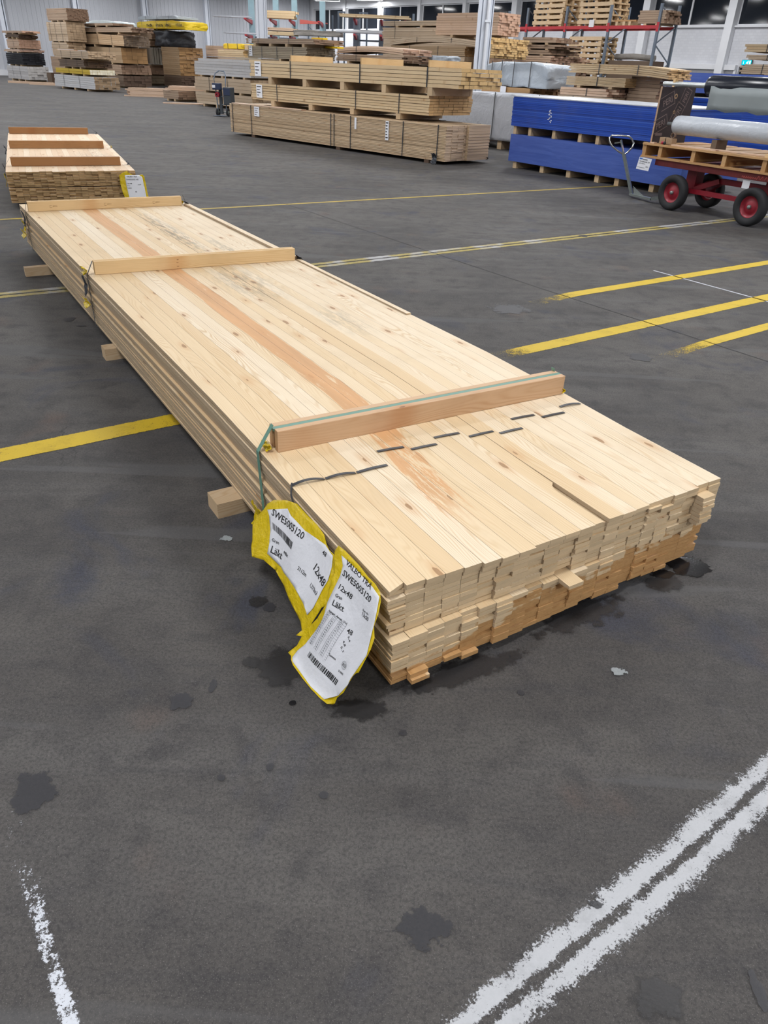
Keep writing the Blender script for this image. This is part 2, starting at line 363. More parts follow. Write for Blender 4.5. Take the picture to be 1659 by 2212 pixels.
def paint(name, col, lo, hi, scale=22, gap=False, edge=.10, fade=None, col2=None, wear=1.6, dirt=.42):
    """worn floor paint; uv.x metres along, uv.y 0..1 across."""
    t = NT(name); uv = t.n('ShaderNodeUVMap'); sx = t.n('ShaderNodeSeparateXYZ'); t.l(uv.outputs[0], sx.inputs[0]); U, V = sx.outputs[0], sx.outputs[1]
    tc = t.n('ShaderNodeTexCoord'); P = tc.outputs['Object']
    n = t.noise(P, scale, 6, .72, .3); n2 = t.noise(P, scale * .12, 4, .6); n3 = t.noise(P, 190, 3, .7)
    hf = t.noise(P, 230, 5, .8)
    wob = t.math('MULTIPLY', t.math('SUBTRACT', t.noise(P, 34, 4, .7), .5), edge * 1.3)
    d = t.math('ADD', t.math('ABSOLUTE', t.math('SUBTRACT', V, .5)), wob)
    m = t.math('SUBTRACT', 1, t.step(d, .5 - edge * 1.5, .5))
    if gap:
        g_ = t.math('ADD', t.math('ABSOLUTE', t.math('SUBTRACT', V, gap)), t.math('MULTIPLY', wob, .6))
        m = t.math('MULTIPLY', m, t.math('MULTIPLY_ADD', t.step(g_, .015, .15), .9, .1))
    if fade: m = t.math('MULTIPLY', m, t.step(U, fade[0], fade[1]))
    k = t.math('ADD', t.math('ADD', m, t.math('MULTIPLY', t.math('SUBTRACT', hf, .5), 3.2)), t.math('MULTIPLY', t.math('SUBTRACT', t.math('ADD', t.math('MULTIPLY', n, .6), t.math('MULTIPLY', n2, .4)), .5), wear))
    a = t.step(k, lo, hi)
    c = t.mix(t.math('MULTIPLY', n3, .4), col, tuple(x * .72 for x in col))
    c = t.mix(t.math('MULTIPLY', t.step(t.noise(P, 9, 6, .75), .46, .70), dirt), c, tuple(x * .52 for x in col))
    if col2: c = t.mix(t.step(n2, .48, .6), c, col2)
    b = t.bsdf(c, .6, 0, n3, .3, .001, .4)
    tr = t.n('ShaderNodeBsdfTransparent'); mx = t.n('ShaderNodeMixShader')
    t.l(a, mx.inputs[0]); t.l(tr.outputs[0], mx.inputs[1]); t.l(b.outputs[0], mx.inputs[2]); t.l(mx.outputs[0], t.out.inputs[0]); return t.m
YEL = srgb(202, 172, 34); WHT = srgb(196, 199, 206)
def blot(name, col, rough, lo, hi, scale, strength=1., spec=.5):
    t = NT(name); uv = t.n('ShaderNodeUVMap'); sx = t.n('ShaderNodeSeparateXYZ'); t.l(uv.outputs[0], sx.inputs[0])
    dx = t.math('SUBTRACT', sx.outputs[0], .5); dy = t.math('SUBTRACT', sx.outputs[1], .5)
    r = t.math('MULTIPLY', t.math('SQRT', t.math('ADD', t.math('MULTIPLY', dx, dx), t.math('MULTIPLY', dy, dy))), 2)
    tc = t.n('ShaderNodeTexCoord'); n = t.noise(tc.outputs['Object'], scale, 6, .7)
    k = t.math('ADD', t.math('MULTIPLY_ADD', n, 3.0, -1.5), t.math('MULTIPLY', t.math('SUBTRACT', .82, r), 1.5))
    a = t.math('MULTIPLY', t.step(k, lo, hi), strength)
    n2 = t.noise(tc.outputs['Object'], 170, 3, .7)
    b = t.bsdf(t.mix(n2, tuple(x * .7 for x in col), tuple(x * 1.3 for x in col)), rough, 0, n2, .3, .001, spec)
    tr = t.n('ShaderNodeBsdfTransparent'); mx = t.n('ShaderNodeMixShader')
    t.l(a, mx.inputs[0]); t.l(tr.outputs[0], mx.inputs[1]); t.l(b.outputs[0], mx.inputs[2]); t.l(mx.outputs[0], t.out.inputs[0]); return t.m
def wall_mat(name, col, horizontal=False, amp=.5, freq=5.5):
    t = NT(name); tc = t.n('ShaderNodeTexCoord'); P = tc.outputs['Object']
    n = t.noise(P, .5, 4, .6); n2 = t.noise(P, 6, 4, .6)
    c = t.mix(t.math('MULTIPLY', n, .5), col, tuple(x * .86 for x in col)); c = t.mix(t.math('MULTIPLY', n2, .25), c, tuple(x * .8 for x in col))
    t.bsdf(c, .6, 0, n2, .1, .01, .4); return t.m
M['wallmetal'] = wall_mat('ribbed metal wall', srgb(186, 189, 196))
M['wallbrick'] = None
def brick_mat():
    t = NT('white painted brick'); tc = t.n('ShaderNodeTexCoord')
    mp = t.n('ShaderNodeMapping'); mp.inputs['Rotation'].default_value = (R(90), 0, 0); t.l(tc.outputs['Object'], mp.inputs[0])
    b = t.n('ShaderNodeTexBrick'); b.inputs['Scale'].default_value = 2.6; b.inputs['Mortar Size'].default_value = .02
    b.inputs['Color1'].default_value = srgb(204, 206, 211) + (1,); b.inputs['Color2'].default_value = srgb(196, 198, 204) + (1,); b.inputs['Mortar'].default_value = srgb(192, 194, 199) + (1,)
    t.l(mp.outputs[0], b.inputs[0]); n = t.noise(tc.outputs['Object'], .8, 4)
    c = t.mix(t.math('MULTIPLY', n, .3), b.outputs[0], srgb(150, 152, 158))
    t.bsdf(c, .65, 0, b.outputs['Fac'], -.2, .01, .4); return t.m
M['wallbrick'] = brick_mat()
M['ceiling'] = simple('pale roof deck', srgb(170, 174, 180), .7, nz=.08, scale=1.5)
def glass_mat():
    t = NT('night window glass'); t.bsdf((.010, .013, .019), .06, 0, spec=.5); return t.m
M['glass'] = glass_mat()
def emit(name, col, st):
    t = NT(name); e = t.n('ShaderNodeEmission'); e.inputs[0].default_value = col + (1,); e.inputs[1].default_value = st
    t.l(e.outputs[0], t.out.inputs[0]); return t.m
M['tube'] = emit('lit fluorescent tubes', (1., .98, .95), 9.)
M['exitglow'] = emit('lit cyan sign face', (.0, .50, .62), 1.6)
M['exitwhite'] = emit('lit white pictogram', (.75, 1., 1.), 1.6)

def thing(name, label, cat, loc=(0, 0, 0), rz=0, group=None):
    return tag(empty(name, loc, rz), label, cat, group)
def dirv(a): return Vector((math.cos(R(a)), math.sin(R(a)), 0))

# ================================================================ the hall
PW = Vector((11.46, 38.0, 0)); WA = -50.3; WD = dirv(WA); S0 = -27.88; S1 = 16.0
WH = 6.6; CORNER = PW + WD * S0
def wall_part(mb, name, m, kind=True, **kw):
    o = mb.build(name, m, **kw); o.location = PW; o.rotation_euler = (0, 0, R(WA))
    if kind: o['kind'] = 'structure'
    return o
fl = MB().add([(-60, -30, 0), (60, -30, 0), (60, 90, 0), (-60, 90, 0)], [(0, 1, 2, 3)]); tag(fl.build('floor', M['floor']), kind='structure')
ce = MB().box(-55, 50, -14, 80, WH, WH + .2); tag(ce.build('ceiling', M['ceiling']), kind='structure')
SILL, HEAD = 3.13, 4.28
DOOR0, DOOR1, DOORZ = 3.5, 4.9, 1.72
mb = MB(); mb.box(S0, DOOR0, 0, .3, 0, SILL - .06); mb.box(DOOR1, S1, 0, .3, 0, SILL - .06); mb.box(DOOR0, DOOR1, 0, .3, DOORZ, SILL - .06)
wall_part(mb, 'wall_back', M['wallbrick'])
wall_part(MB().box(S0, S1, 0, .3, HEAD + .06, WH), 'wall_back_upper', M['trimpaint'])
wall_part(MB().box(S0, S1, -.10, .3, SILL - .06, SILL), 'trim_1', M['trimpaint'])
wall_part(MB().box(S0, S1, -.04, .3, HEAD, HEAD + .06), 'trim_2', M['trimpaint'])
wall_part(MB().box(-6.0, 3.42, -.16, 0, 1.60, 1.78), 'trim_3', M['trimpaint'])
wall_part(MB().box(3.36, 3.46, -.12, 0, 0, 1.60), 'trim_4', M['trimpaint'])
posts = [-27.7, -23.98, -20.36, -16.66, -12.92, -9.1, -5.3, -1.27, 2.76, 6.8, 10.8, 14.8]
for i, s in enumerate(posts):
    wall_part(MB().box(s - (.17 if s > -10 else .12), s + (.17 if s > -10 else .12), -.28 if s > -10 else -.12, .3, 0 if s > -10 else SILL - .06, WH), 'trim_%d' % (i + 5), M['trimpaint'])
for i in range(len(posts) - 1):
    a, b = posts[i] + .17, posts[i + 1] - .17; mid = (a + b) / 2
    root = empty('window_%d' % (i + 1), PW, R(WA)); root['kind'] = 'structure'
    f = MB(); f.box(a, b, .06, .14, SILL, SILL + .05); f.box(a, b, .06, .14, HEAD - .05, HEAD); f.box(a, a + .05, .06, .14, SILL + .05, HEAD - .05); f.box(b - .05, b, .06, .14, SILL + .05, HEAD - .05); f.box(mid - .035, mid + .035, .05, .14, SILL + .05, HEAD - .05)
    f.build('window_frame', M['trimpaint'], root)
    for a2, b2 in ((a + .05, mid - .035), (mid + .035, b - .05)):
        MB().box(a2, b2, .09, .12, SILL + .05, HEAD - .05).build('pane', M['glass'], root)
d = empty('door_1', PW, R(WA)); d['kind'] = 'structure'
MB().box(DOOR0, DOOR1, .12, .2, 0, DOORZ).build('doorway_dark', M['glass'], d)  # near-black slab put in for the darkness of the open doorway
# left, ribbed metal wall
LA = 219.7; LD = dirv(LA)
mb = MB(); n = 190; pitch = .25; vs = []; fs = []
for i in range(n):
    x = i * pitch
    for px, py in ((x, 0), (x + .15, 0), (x + .17, .022), (x + .23, .022)):
        vs += [(px, py, .28), (px, py, WH)]
for i in range(len(vs) // 2 - 1): fs.append((2 * i, 2 * i + 2, 2 * i + 3, 2 * i + 1))
mb.add(vs, fs); mb.box(0, n * pitch, -.3, -.01, 0, WH)
o = mb.build('wall_left', M['wallmetal']); o.location = CORNER; o.rotation_euler = (0, 0, R(LA)); o['kind'] = 'structure'
mb = MB().box(0, n * pitch, -.01, .08, 0, .28); o = mb.build('baseboard_left', M['trimpaint']); o.location = CORNER; o.rotation_euler = (0, 0, R(LA)); o['kind'] = 'structure'
def lw_obj(mb, name, m, **kw):
    o = mb.build(name, m, **kw); o.location = CORNER; o.rotation_euler = (0, 0, R(LA)); return o
for i, s in enumerate((11.9, 15.93, 19.9, 7.9)):
    mb = MB().box(s - .10, s + .10, .04, .30, 0, WH); mb.box(s - .22, s - .17, .04, .26, 0, WH); 
    tag(lw_obj(mb, 'trim_%d' % (i + 20), M['columnpaint']), kind='structure')
# two free-standing steel columns (the near one with a drain pipe)
def column(x, y, rz, ww, pipe):
    mb = MB(); h = WH
    mb.box(-ww / 2, ww / 2, -.15, -.13, 0, h); mb.box(-ww / 2, ww / 2, .13, .15, 0, h); mb.box(-.012, .012, -.13, .13, 0, h)
    mb.box(-ww / 2, -ww / 2 + .02, -.13, .13, 0, h)
    for a_, b_ in ((-.5, -.30), (-.22, .18), (.26, .38), (.44, .5)): mb.box(ww * a_, ww * b_, -.20, -.15, 0, h)
    o = mb.build('column', M['columnpaint']); o.location = (x, y, 0); o.rotation_euler = (0, 0, rz); o['kind'] = 'structure'
    if pipe:
        p = MB(); p.tube([(.045, -.245, 0), (.045, -.245, h)], .034, 14); p.box(-.005, .095, -.285, -.20, 1.98, 2.02)
        p.build('pipe', M['pipe'], o)
    return o
column(1.545, 17.15, R(-3), .29, True); column(-4.17, 25.5, R(8), .315, False)
# floor markings: quads following world points; uv.x metres, uv.y across
def strip(name, pts, wd, m, z=.0012):
    vs = []; fs = []; us = []; L = 0
    P = [Vector(p + (0,)) for p in pts]
    Q = []
    for i in range(len(P) - 1):
        k = max(1, int((P[i + 1] - P[i]).length / .4))
        for j in range(k): Q.append(P[i].lerp(P[i + 1], j / k))
    Q.append(P[-1])
    for i, p in enumerate(Q):
        d_ = (Q[min(i + 1, len(Q) - 1)] - Q[max(i - 1, 0)]).normalized(); nn = Vector((-d_.y, d_.x, 0))
        if i: L += (p - Q[i - 1]).length
        ww = wd[0] + (wd[1] - wd[0]) * i / (len(Q) - 1) if isinstance(wd, tuple) else wd
        vs += [p - nn * ww / 2 + Vector((0, 0, z)), p + nn * ww / 2 + Vector((0, 0, z))]; us += [(L, 0), (L, 1)]
    for i in range(len(Q) - 1): fs.append((2 * i, 2 * i + 2, 2 * i + 3, 2 * i + 1))
    me = bpy.data.meshes.new(name); me.from_pydata([tuple(v) for v in vs], [], fs); uvl = me.uv_layers.new()
    for lp in me.loops: uvl.data[lp.index].uv = us[lp.vertex_index]
    me.materials.append(m); o = bpy.data.objects.new(name, me); C.objects.link(o); o['kind'] = 'structure'; return o
strip('trim_41', [(.50, 3.42), (.56, 3.47), (2.41, 4.81), (4.4, 6.25)], .105, paint('worn yellow lane paint right', YEL, .40, .52, 16, edge=.06, fade=(.0, .30), wear=3.0))
strip('trim_31', [(-3.2, 1.04), (-1.315, 2.20), (-.815, 2.55), (.1, 3.15)], .112, paint('worn yellow lane paint', YEL, .40, .52, 16, edge=.05, wear=3.2))
strip('trim_32', [(.84, 4.42), (1.13, 4.675), (2.87, 5.885), (5.0, 7.4)], .095, paint('yellow lane paint', YEL, .40, .52, 16, edge=.05, fade=(.05, .55), wear=2.2))
strip('trim_33', [(1.28, 3.47), (1.67, 3.80), (2.13, 4.15), (4.2, 5.6)], (.075, .10), paint('yellow lane paint fading out', YEL, .40, .52, 16, edge=.05, fade=(.05, .75), wear=2.2))
strip('trim_34', [(-3.8, 3.05), (-2.21, 4.10), (-.5, 5.17), (3.01, 7.62), (4.2, 8.45), (4.9, 8.94)], .14, paint('double lane paint', srgb(160, 144, 72), .48, .62, 24, gap=.5, edge=.08, wear=3.0, col2=srgb(158, 158, 158)))
strip('trim_35', [(-4.6, 5.35), (-3.16, 6.3), (-1.82, 7.14), (2.75, 10.12), (3.3, 10.5)], .055, paint('thin yellow paint', srgb(176, 152, 58), .40, .52, 20, edge=.08, wear=2.4))
strip('trim_36', [(1.86, 5.44), (1.95, 5.31), (2.37, 4.70), (2.9, 3.9)], .018, paint('thin white line', WHT, .36, .46, 30, edge=.05))
strip('trim_37', [(-.05, .345), (.185, .53), (.445, .72), (.60, .835), (.76, .965), (1.7, 1.72), (3.6, 3.2)], (.098, .104), paint('worn white lane paint', srgb(184, 186, 190), .34, .64, 26, gap=.50, edge=.20, wear=3.2))
strip('trim_38', [(-.665, .90), (-.625, .79), (-.58, .73), (-.50, .62), (-.42, .51), (-.35, .40)], .038, paint('flaking white paint', srgb(206, 210, 218), .66, .84, 60, edge=.24, fade=(.0, .40), wear=4.5))
strip('trim_39', [(-1.2, 7.8), (.35, 5.62), (1.01, 4.70), (1.87, 3.54), (3.4, 1.5)], .012, paint('dark floor joint', srgb(46, 45, 45), .34, .44, 30, edge=.3))
strip('trim_40', [(-3.8, 3.05), (-2.21, 4.10), (-.5, 5.17), (3.01, 7.62), (4.2, 8.45), (4.9, 8.94)], .016, paint('dark joint in lane paint', srgb(50, 49, 48), .30, .40, 30, edge=.3), z=.002)
def decal(x, y, rx, ry, rz, m, z=.0016):
    c, s_ = math.cos(rz), math.sin(rz); vs = []
    for u_, v_ in ((-1, -1), (1, -1), (1, 1), (-1, 1)): vs.append((x + c * u_ * rx - s_ * v_ * ry, y + s_ * u_ * rx + c * v_ * ry, z))
    decal.k += 1; name = 'trim_%d' % (50 + decal.k)
    me = bpy.data.meshes.new(name); me.from_pydata(vs, [], [(0, 1, 2, 3)]); uvl = me.uv_layers.new()
    for i, q in enumerate(((0, 0), (1, 0), (1, 1), (0, 1))): uvl.data[i].uv = q
    me.materials.append(m); o = bpy.data.objects.new(name, me); C.objects.link(o); o['kind'] = 'structure'; return o
decal.k = 0
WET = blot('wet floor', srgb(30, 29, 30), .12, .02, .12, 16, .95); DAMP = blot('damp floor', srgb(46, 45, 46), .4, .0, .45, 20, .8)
OIL = blot('dark stain', srgb(56, 56, 60), .5, .0, .14, 26, .75); FLAKE = blot('pale flake', srgb(150, 156, 158), .6, .3, .36, 60, .9)
def px(*a): return a
STAINS = []
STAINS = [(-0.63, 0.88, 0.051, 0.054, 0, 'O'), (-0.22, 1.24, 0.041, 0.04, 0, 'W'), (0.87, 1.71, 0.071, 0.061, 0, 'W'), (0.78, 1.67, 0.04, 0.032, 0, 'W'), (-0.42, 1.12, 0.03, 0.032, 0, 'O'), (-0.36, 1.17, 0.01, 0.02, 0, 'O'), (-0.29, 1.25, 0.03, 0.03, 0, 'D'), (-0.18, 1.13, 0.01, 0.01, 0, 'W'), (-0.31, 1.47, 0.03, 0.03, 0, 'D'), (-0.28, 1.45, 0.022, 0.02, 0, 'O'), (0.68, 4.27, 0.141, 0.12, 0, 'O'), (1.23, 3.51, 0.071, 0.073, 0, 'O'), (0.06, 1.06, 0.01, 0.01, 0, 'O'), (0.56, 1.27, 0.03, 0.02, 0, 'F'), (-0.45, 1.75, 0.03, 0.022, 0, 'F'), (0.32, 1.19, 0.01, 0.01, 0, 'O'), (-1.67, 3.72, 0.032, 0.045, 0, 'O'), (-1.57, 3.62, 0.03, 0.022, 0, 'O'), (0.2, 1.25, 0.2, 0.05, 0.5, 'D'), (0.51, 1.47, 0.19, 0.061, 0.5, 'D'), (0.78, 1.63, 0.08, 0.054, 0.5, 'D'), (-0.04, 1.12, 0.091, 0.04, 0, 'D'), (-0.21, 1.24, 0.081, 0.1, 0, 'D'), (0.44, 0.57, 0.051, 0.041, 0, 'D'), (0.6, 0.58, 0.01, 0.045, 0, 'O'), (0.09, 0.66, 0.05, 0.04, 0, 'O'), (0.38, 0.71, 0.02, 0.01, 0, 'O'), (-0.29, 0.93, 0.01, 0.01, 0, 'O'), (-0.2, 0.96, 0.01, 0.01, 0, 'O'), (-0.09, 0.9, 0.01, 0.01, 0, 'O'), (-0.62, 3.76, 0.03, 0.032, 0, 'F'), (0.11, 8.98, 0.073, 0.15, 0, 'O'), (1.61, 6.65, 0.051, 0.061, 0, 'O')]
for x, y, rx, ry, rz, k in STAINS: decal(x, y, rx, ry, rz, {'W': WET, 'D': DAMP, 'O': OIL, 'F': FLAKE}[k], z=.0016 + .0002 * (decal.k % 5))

# ---------------------------------------------------------------- ceiling lamps
def make_lamp():
    t = thing('ceiling_light', '', 'ceiling light')
    mb = MB(); mb.box(-.8, .8, -.14, .14, .04, .10); mb.add([(-.8, -.14, .04), (.8, -.14, .04), (.8, -.18, -.02), (-.8, -.18, -.02)], [(0, 1, 2, 3)]); mb.add([(-.8, .14, .04), (.8, .14, .04), (.8, .18, -.02), (-.8, .18, -.02)], [(3, 2, 1, 0)])
    mb.build('housing', M['trimpaint'], t)
    tb = MB()
    for y in (-.07, .07): tb.tube([(-.75, y, .0), (.75, y, .0)], .016, 8)
    tb.build('tube', M['tube'], t)
    for x in (-.5, .5): MB().tube([(x, 0, .1), (x, 0, WH - LAMP_Z)], .004, 5).build('suspension_wire', M['galv'], t)
    L = bpy.data.lights.new('lamp light', 'AREA'); L.shape = 'RECTANGLE'; L.size = 1.5; L.size_y = .28; L.energy = LAMP_W; L.color = LAMP_COL
    lo = bpy.data.objects.new('lamp_light', L); link(lo, t); lo.location = (0, 0, -.025)
    return t
lamp0 = make_lamp(); first = True
RA = R(39.7)
for i in range(-3, 10):
    for j in range(-5, 11):
        p = dirv(39.7) * (i * 6.2 - 1.0) + dirv(129.7) * (j * 4.6 + .8)
        if p.y < -11 or p.y > 56 or p.x > 24 or p.x < -34: continue
        if p.x < -1.2 and .8 < p.y < 6.5: continue
        q = p - CORNER
        if q.dot(dirv(39.7)) > -1.2 or q.dot(dirv(129.7)) > -1.0: continue
        o = lamp0 if first else copy_tree(lamp0); first = False
        o.location = (p.x, p.y, LAMP_Z); o.rotation_euler = (0, 0, RA)
        tag(o, 'white two-tube ceiling light hanging in rows over the hall', 'ceiling light', 'ceiling lights')
for x, y in ((-4.9, 55.2), (-2.2, 53.2)):
    o = copy_tree(lamp0); o.location = (x, y, 4.55); o.rotation_euler = (0, 0, R(-10))
    tag(o, 'lit ceiling light %s' % ('above the far window wall corner' if x < -3 else 'second from the corner above the window wall'), 'ceiling light', 'ceiling lights')

# ================================================================ lumber
def board_mesh(mb, x0, x1, y0, y1, z0, z1, bid, nx, sag, skew=0.0, notch=None):
    """a board with its length along X following sag(x)."""
    xs = [x0 + (x1 - x0) * i / nx for i in range(nx + 1)]
    if notch: xs = sorted(set(xs + [notch[0] - .02, notch[0], notch[0] + .012]))
    vs = []; fs = []
    for i, x in enumerate(xs):
        s_ = sag(x); ya = y0
        if notch and x < notch[0] + .001: ya = y0 + notch[1] * (1 if x < notch[0] - .01 else .75) + .004 * math.sin(x * 60)
        for (yy, zz) in ((ya, z0), (y1, z0), (y1, z1), (ya, z1)):
            dx = skew * (yy - y1) / (y0 - y1) if i == 0 else 0
            vs.append((x + dx, yy, zz + s_))
    n = len(xs)
    for i in range(n - 1):
        a = 4 * i; b = a + 4
        for k in range(4): fs.append((a + k, a + (k + 1) % 4, b + (k + 1) % 4, b + k))
    fs.append((3, 2, 1, 0)); fs.append((4 * n - 4, 4 * n - 3, 4 * n - 2, 4 * n - 1))
    return mb.add(vs, fs, bid)
def strap_loop(parent, x, W, z0, z1, m, wd=.016, name='strap', off=0.0, sag=None, y0=0.0):
    mb = MB(); t_ = .0012; e = .0015 + off; s_ = sag(x) if sag else 0
    a, b, lo, hi = -W - e, y0 + e, z0 + s_ - e, z1 + s_ + e
    mb.box(x - wd / 2, x + wd / 2, b, b + t_, lo, hi); mb.box(x - wd / 2, x + wd / 2, a - t_, a, lo, hi)
    mb.box(x - wd / 2, x + wd / 2, a, b, hi, hi + t_)
    return mb.build(name, m, parent)
def tag_sheet(parent, x, z, w, h, y=.004, txt=True, name='paper_label', mat=None, rows=4):
    o = MB().box(x - w / 2, x + w / 2, y, y + .001, z - h / 2, z + h / 2).build(name, mat or M['paper'], parent)
    if txt:
        mb = MB()
        for k in range(rows):
            zz = z + h / 2 - h * (k + .7) / (rows + .6); ww = w * (.72, .5, .6, .35, .5)[k % 5]
            mb.box(x + w * .4 - ww, x + w * .4, y + .001, y + .0016, zz - h * .03, zz + h * .03)
        mb.build('lettering', M['ink'], o)
    return o
def pack(name, label, cx, cy, ang, L, W, z0, z1, nl, nc, mat, cat='lumber pack', seed=1, jit=.008, ejit=.02, straps=(), sm='strap_black', split=0, group=None,
         battens=(), bm='batten_light', tags=(), nx=2, sag=None, bearers=0, bh=None, blabel=None, gap=.0008, extra=None, swd=.016, yj=.003, mats=None, rag=0):
    if z0 > .6 or cy > 15: gap = max(gap, .004); yj = max(yj, .012)
    rnd = random.Random(seed); sag = sag or (lambda x: 0.0)
    root = thing(name, label, cat, (cx, cy, 0), R(ang), group)
    lh = (z1 - z0) / nl; bw = W / nc; boards = []
    for l in range(nl):
        lo = rnd.uniform(-ejit, ejit) * .6
        for c in range(nc):
            x0 = lo + rnd.uniform(-ejit, ejit); x1 = L + rnd.uniform(-ejit, ejit)
            y1 = -c * bw - gap / 2; y0 = -(c + 1) * bw + gap / 2
            if c == 0: y1 -= rnd.uniform(0, yj)
            if rag and rnd.random() < rag: x0 += rnd.uniform(0, .12)
            boards.append([l, c, x0, x1, y0, y1, z0 + l * lh + gap / 2, z0 + (l + 1) * lh - gap / 2, rnd.random(), 0.0, None])
    if extra: extra(boards)
    if split:
        def key(b): return (0 if b[0] == nl - 1 else 1 if b[1] == 0 else 2, -b[0], b[1])
        boards.sort(key=key)
        for b in boards[:split]:
            mb = MB(); board_mesh(mb, *b[2:8], b[8], nx, sag, b[9], b[10]); mb.build('board', M[mat], root)
        rest = boards[split:]
        if rest:
            mb = MB()
            for b in rest: board_mesh(mb, *b[2:8], b[8], nx, sag, b[9], b[10])
            mb.build('board', M[mat], root)['kind'] = 'stuff'
    else:
        mb = MB()
        for b in boards: board_mesh(mb, *b[2:8], b[8], nx, sag, b[9], b[10])
        o = mb.build('boards', M[mat], root)
        o['kind'] = 'stuff'
    for x in straps: strap_loop(root, x, W, z0, z1, M[sm], swd, sag=sag)
    for x, s_ in battens:      # batten across the top, standing on edge
        mb = MB().box(0, W * 1.0, -.012, .012, 0, s_, .5); o = mb.build('batten', M[bm], root); o.rotation_euler = (0, 0, R(-90)); o.location = (x, 0, z1 + sag(x))
    for q in tags: tag_sheet(root, *q)
    if bearers:
        h = bh if bh else z0; zb = z0 - h
        for k in range(bearers):
            x = L * (k + .6) / (bearers + .2)
            mb = MB().box(0, W - .01, -.045, .045, 0, h + sag(x), rnd.random()); o = mb.build('bearer', M['bearer'])
            p = Vector((cx, cy, 0)) + dirv(ang) * x + dirv(ang - 90) * .005; o.location = (p.x, p.y, zb); o.rotation_euler = (0, 0, R(ang - 90))
            tag(o, ['rightmost', 'second from right', 'third from right', 'fourth from right', 'fifth from right'][k] + ' ' + (blabel or ('bearer under the ' + short(label))), 'bearer', 'bearers under ' + short(label))
    return root
def short(l): return ' '.join(l.split()[:9])

# ---------------------------------------------------------------- the strapped pack in front
TH = .5649; MX, MY, MA = .0144, 1.1867, math.degrees(TH) + 90
def msag(x):
    k = max(0.0, 1 - max(x, 0) / 1.05); return -.030 * (k * k * (3 - 2 * k)) + .0
ML, MW, MZ0, MZ1 = 4.80, 1.056, .053, .295
TOPDT = [.000, .003, -.001, -.002, -.005, -.012, -.016, -.017, -.010, -.010, -.010, -.010, -.008, -.007, -.007, -.005, -.001, .000, -.004, -.003, .005, .004]
def main_extra(bs):
    r = random.Random(5); colj = [r.uniform(-.004, .004) for _ in range(22)]
    for b in bs:
        l, c = b[0], b[1]; low = l < 10
        b[2] = colj[c] + r.uniform(-.0028, .0028) * (1.8 if c > 15 else 1)
        if low: b[2] += (-.023 + .0012 * c if c < 15 else .004)
        if low: b[6] -= .0012; b[7] -= .0012
        if l == 19: b[2] = TOPDT[c]
        if l == 19 and c == 0: b[9] = .015
        if l == 18 and c < 12: b[2] = TOPDT[c] + .004
        if c == 20 and 11 <= l <= 17: b[2] = -.030 + .003 * (l % 3)
        if c == 21 and 11 <= l <= 17: b[2] = .002
        if l == 9 and c == 10: b[2] = -.050
        if l == 8 and c == 11: b[2] = -.015
        if l == 0 and c in (1, 4, 6, 7): b[2] = -.045 + .004 * c
        if l == 1 and c in (1, 3): b[2] -= .012
        if c in (19, 20) and low: b[2] = .012
        if c == 21 and low: b[2] = .018
        if l == 19 and c == 12: b[10] = (.182, .022)
        if l == 19 and c == 13: b[6] += .001; b[7] += .001
        b[3] = ML + r.uniform(-.012, .012)
        if l < 19 and r.random() < .07: b[2] += .008
        if c == 0: b[5] -= r.uniform(0, .004) + (.006 if r.random() < .45 else 0); b[6] += .0010; b[7] -= .0018 if l < 19 else 0
        elif l < 19: b[7] -= .0005
BIDS = {0: .55, 1: .35, 2: .45, 3: .2, 4: .95, 5: 1., 6: .6, 7: .4, 8: .5, 9: .7, 10: .35, 11: .8, 12: .3, 13: .25, 14: .9, 15: .6, 16: .85, 17: .9, 18: .95, 19: 1., 20: .9, 21: 1.}
def main_extra2(bs):
    main_extra(bs)
    for b in bs:
        if b[0] == 19: b[8] = min(1, max(0, BIDS[b[1]] + .013 * b[1] % .07))
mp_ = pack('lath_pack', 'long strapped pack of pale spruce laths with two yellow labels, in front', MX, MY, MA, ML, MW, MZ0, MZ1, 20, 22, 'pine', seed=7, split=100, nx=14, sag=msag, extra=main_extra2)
# raised loose lath lying along the far right edge
mb = MB(); board_mesh(mb, 2.66, 4.44, -1.056, -1.022, MZ1 + .001, MZ1 + .012, .95, 6, lambda x: 0); board_mesh(mb, 1.55, 2.62, -1.056, -1.034, MZ1 + .001, MZ1 + .006, .9, 6, lambda x: 0)
mb.build('edge_lath', M['pine'], mp_)
def batten_pair(parent, xl, xr, b0, b1, h, wd, m, strap=None, zc=MZ1, sag=msag, g=.010):
    """edge-on twin batten with a strap groove, across the pack; xl/xr are its x at left and right end."""
    L = math.hypot(b1 - b0, xr - xl); g = .016 if strap else .010
    mb = MB(); bid = .5
    mb.box(0, L, -wd / 2, -g / 2, 0, h, .5); mb.box(0, L, g / 2, wd / 2, 0, h, .8)
    mb.box(.01, L - .01, -g / 2, g / 2, 0, h - .012, .3)
    o = mb.build('batten', m, parent, bevel=.0015)
    o.location = (xl + wd / 2, -b0, zc + min(sag(xl), sag(xr)) + .0005); o.rotation_euler = (0, 0, math.atan2(-(b1 - b0), xr - xl))
    if strap:
        s_ = MB().box(-.002, L + .002, -.0075, .0075, h - .008, h - .001); s_.build('strap', strap, o)
    return o
bt1 = batten_pair(mp_, .640, .615, .046, 1.046, .062, .058, M['batten'], M['strap_green'])
bt2 = batten_pair(mp_, 2.690, 2.622, .034, 1.028, .060, .042, M['batten_light'])
bt3 = batten_pair(mp_, 4.482, 4.434, .018, 1.008, .060, .034, M['batten_light'])
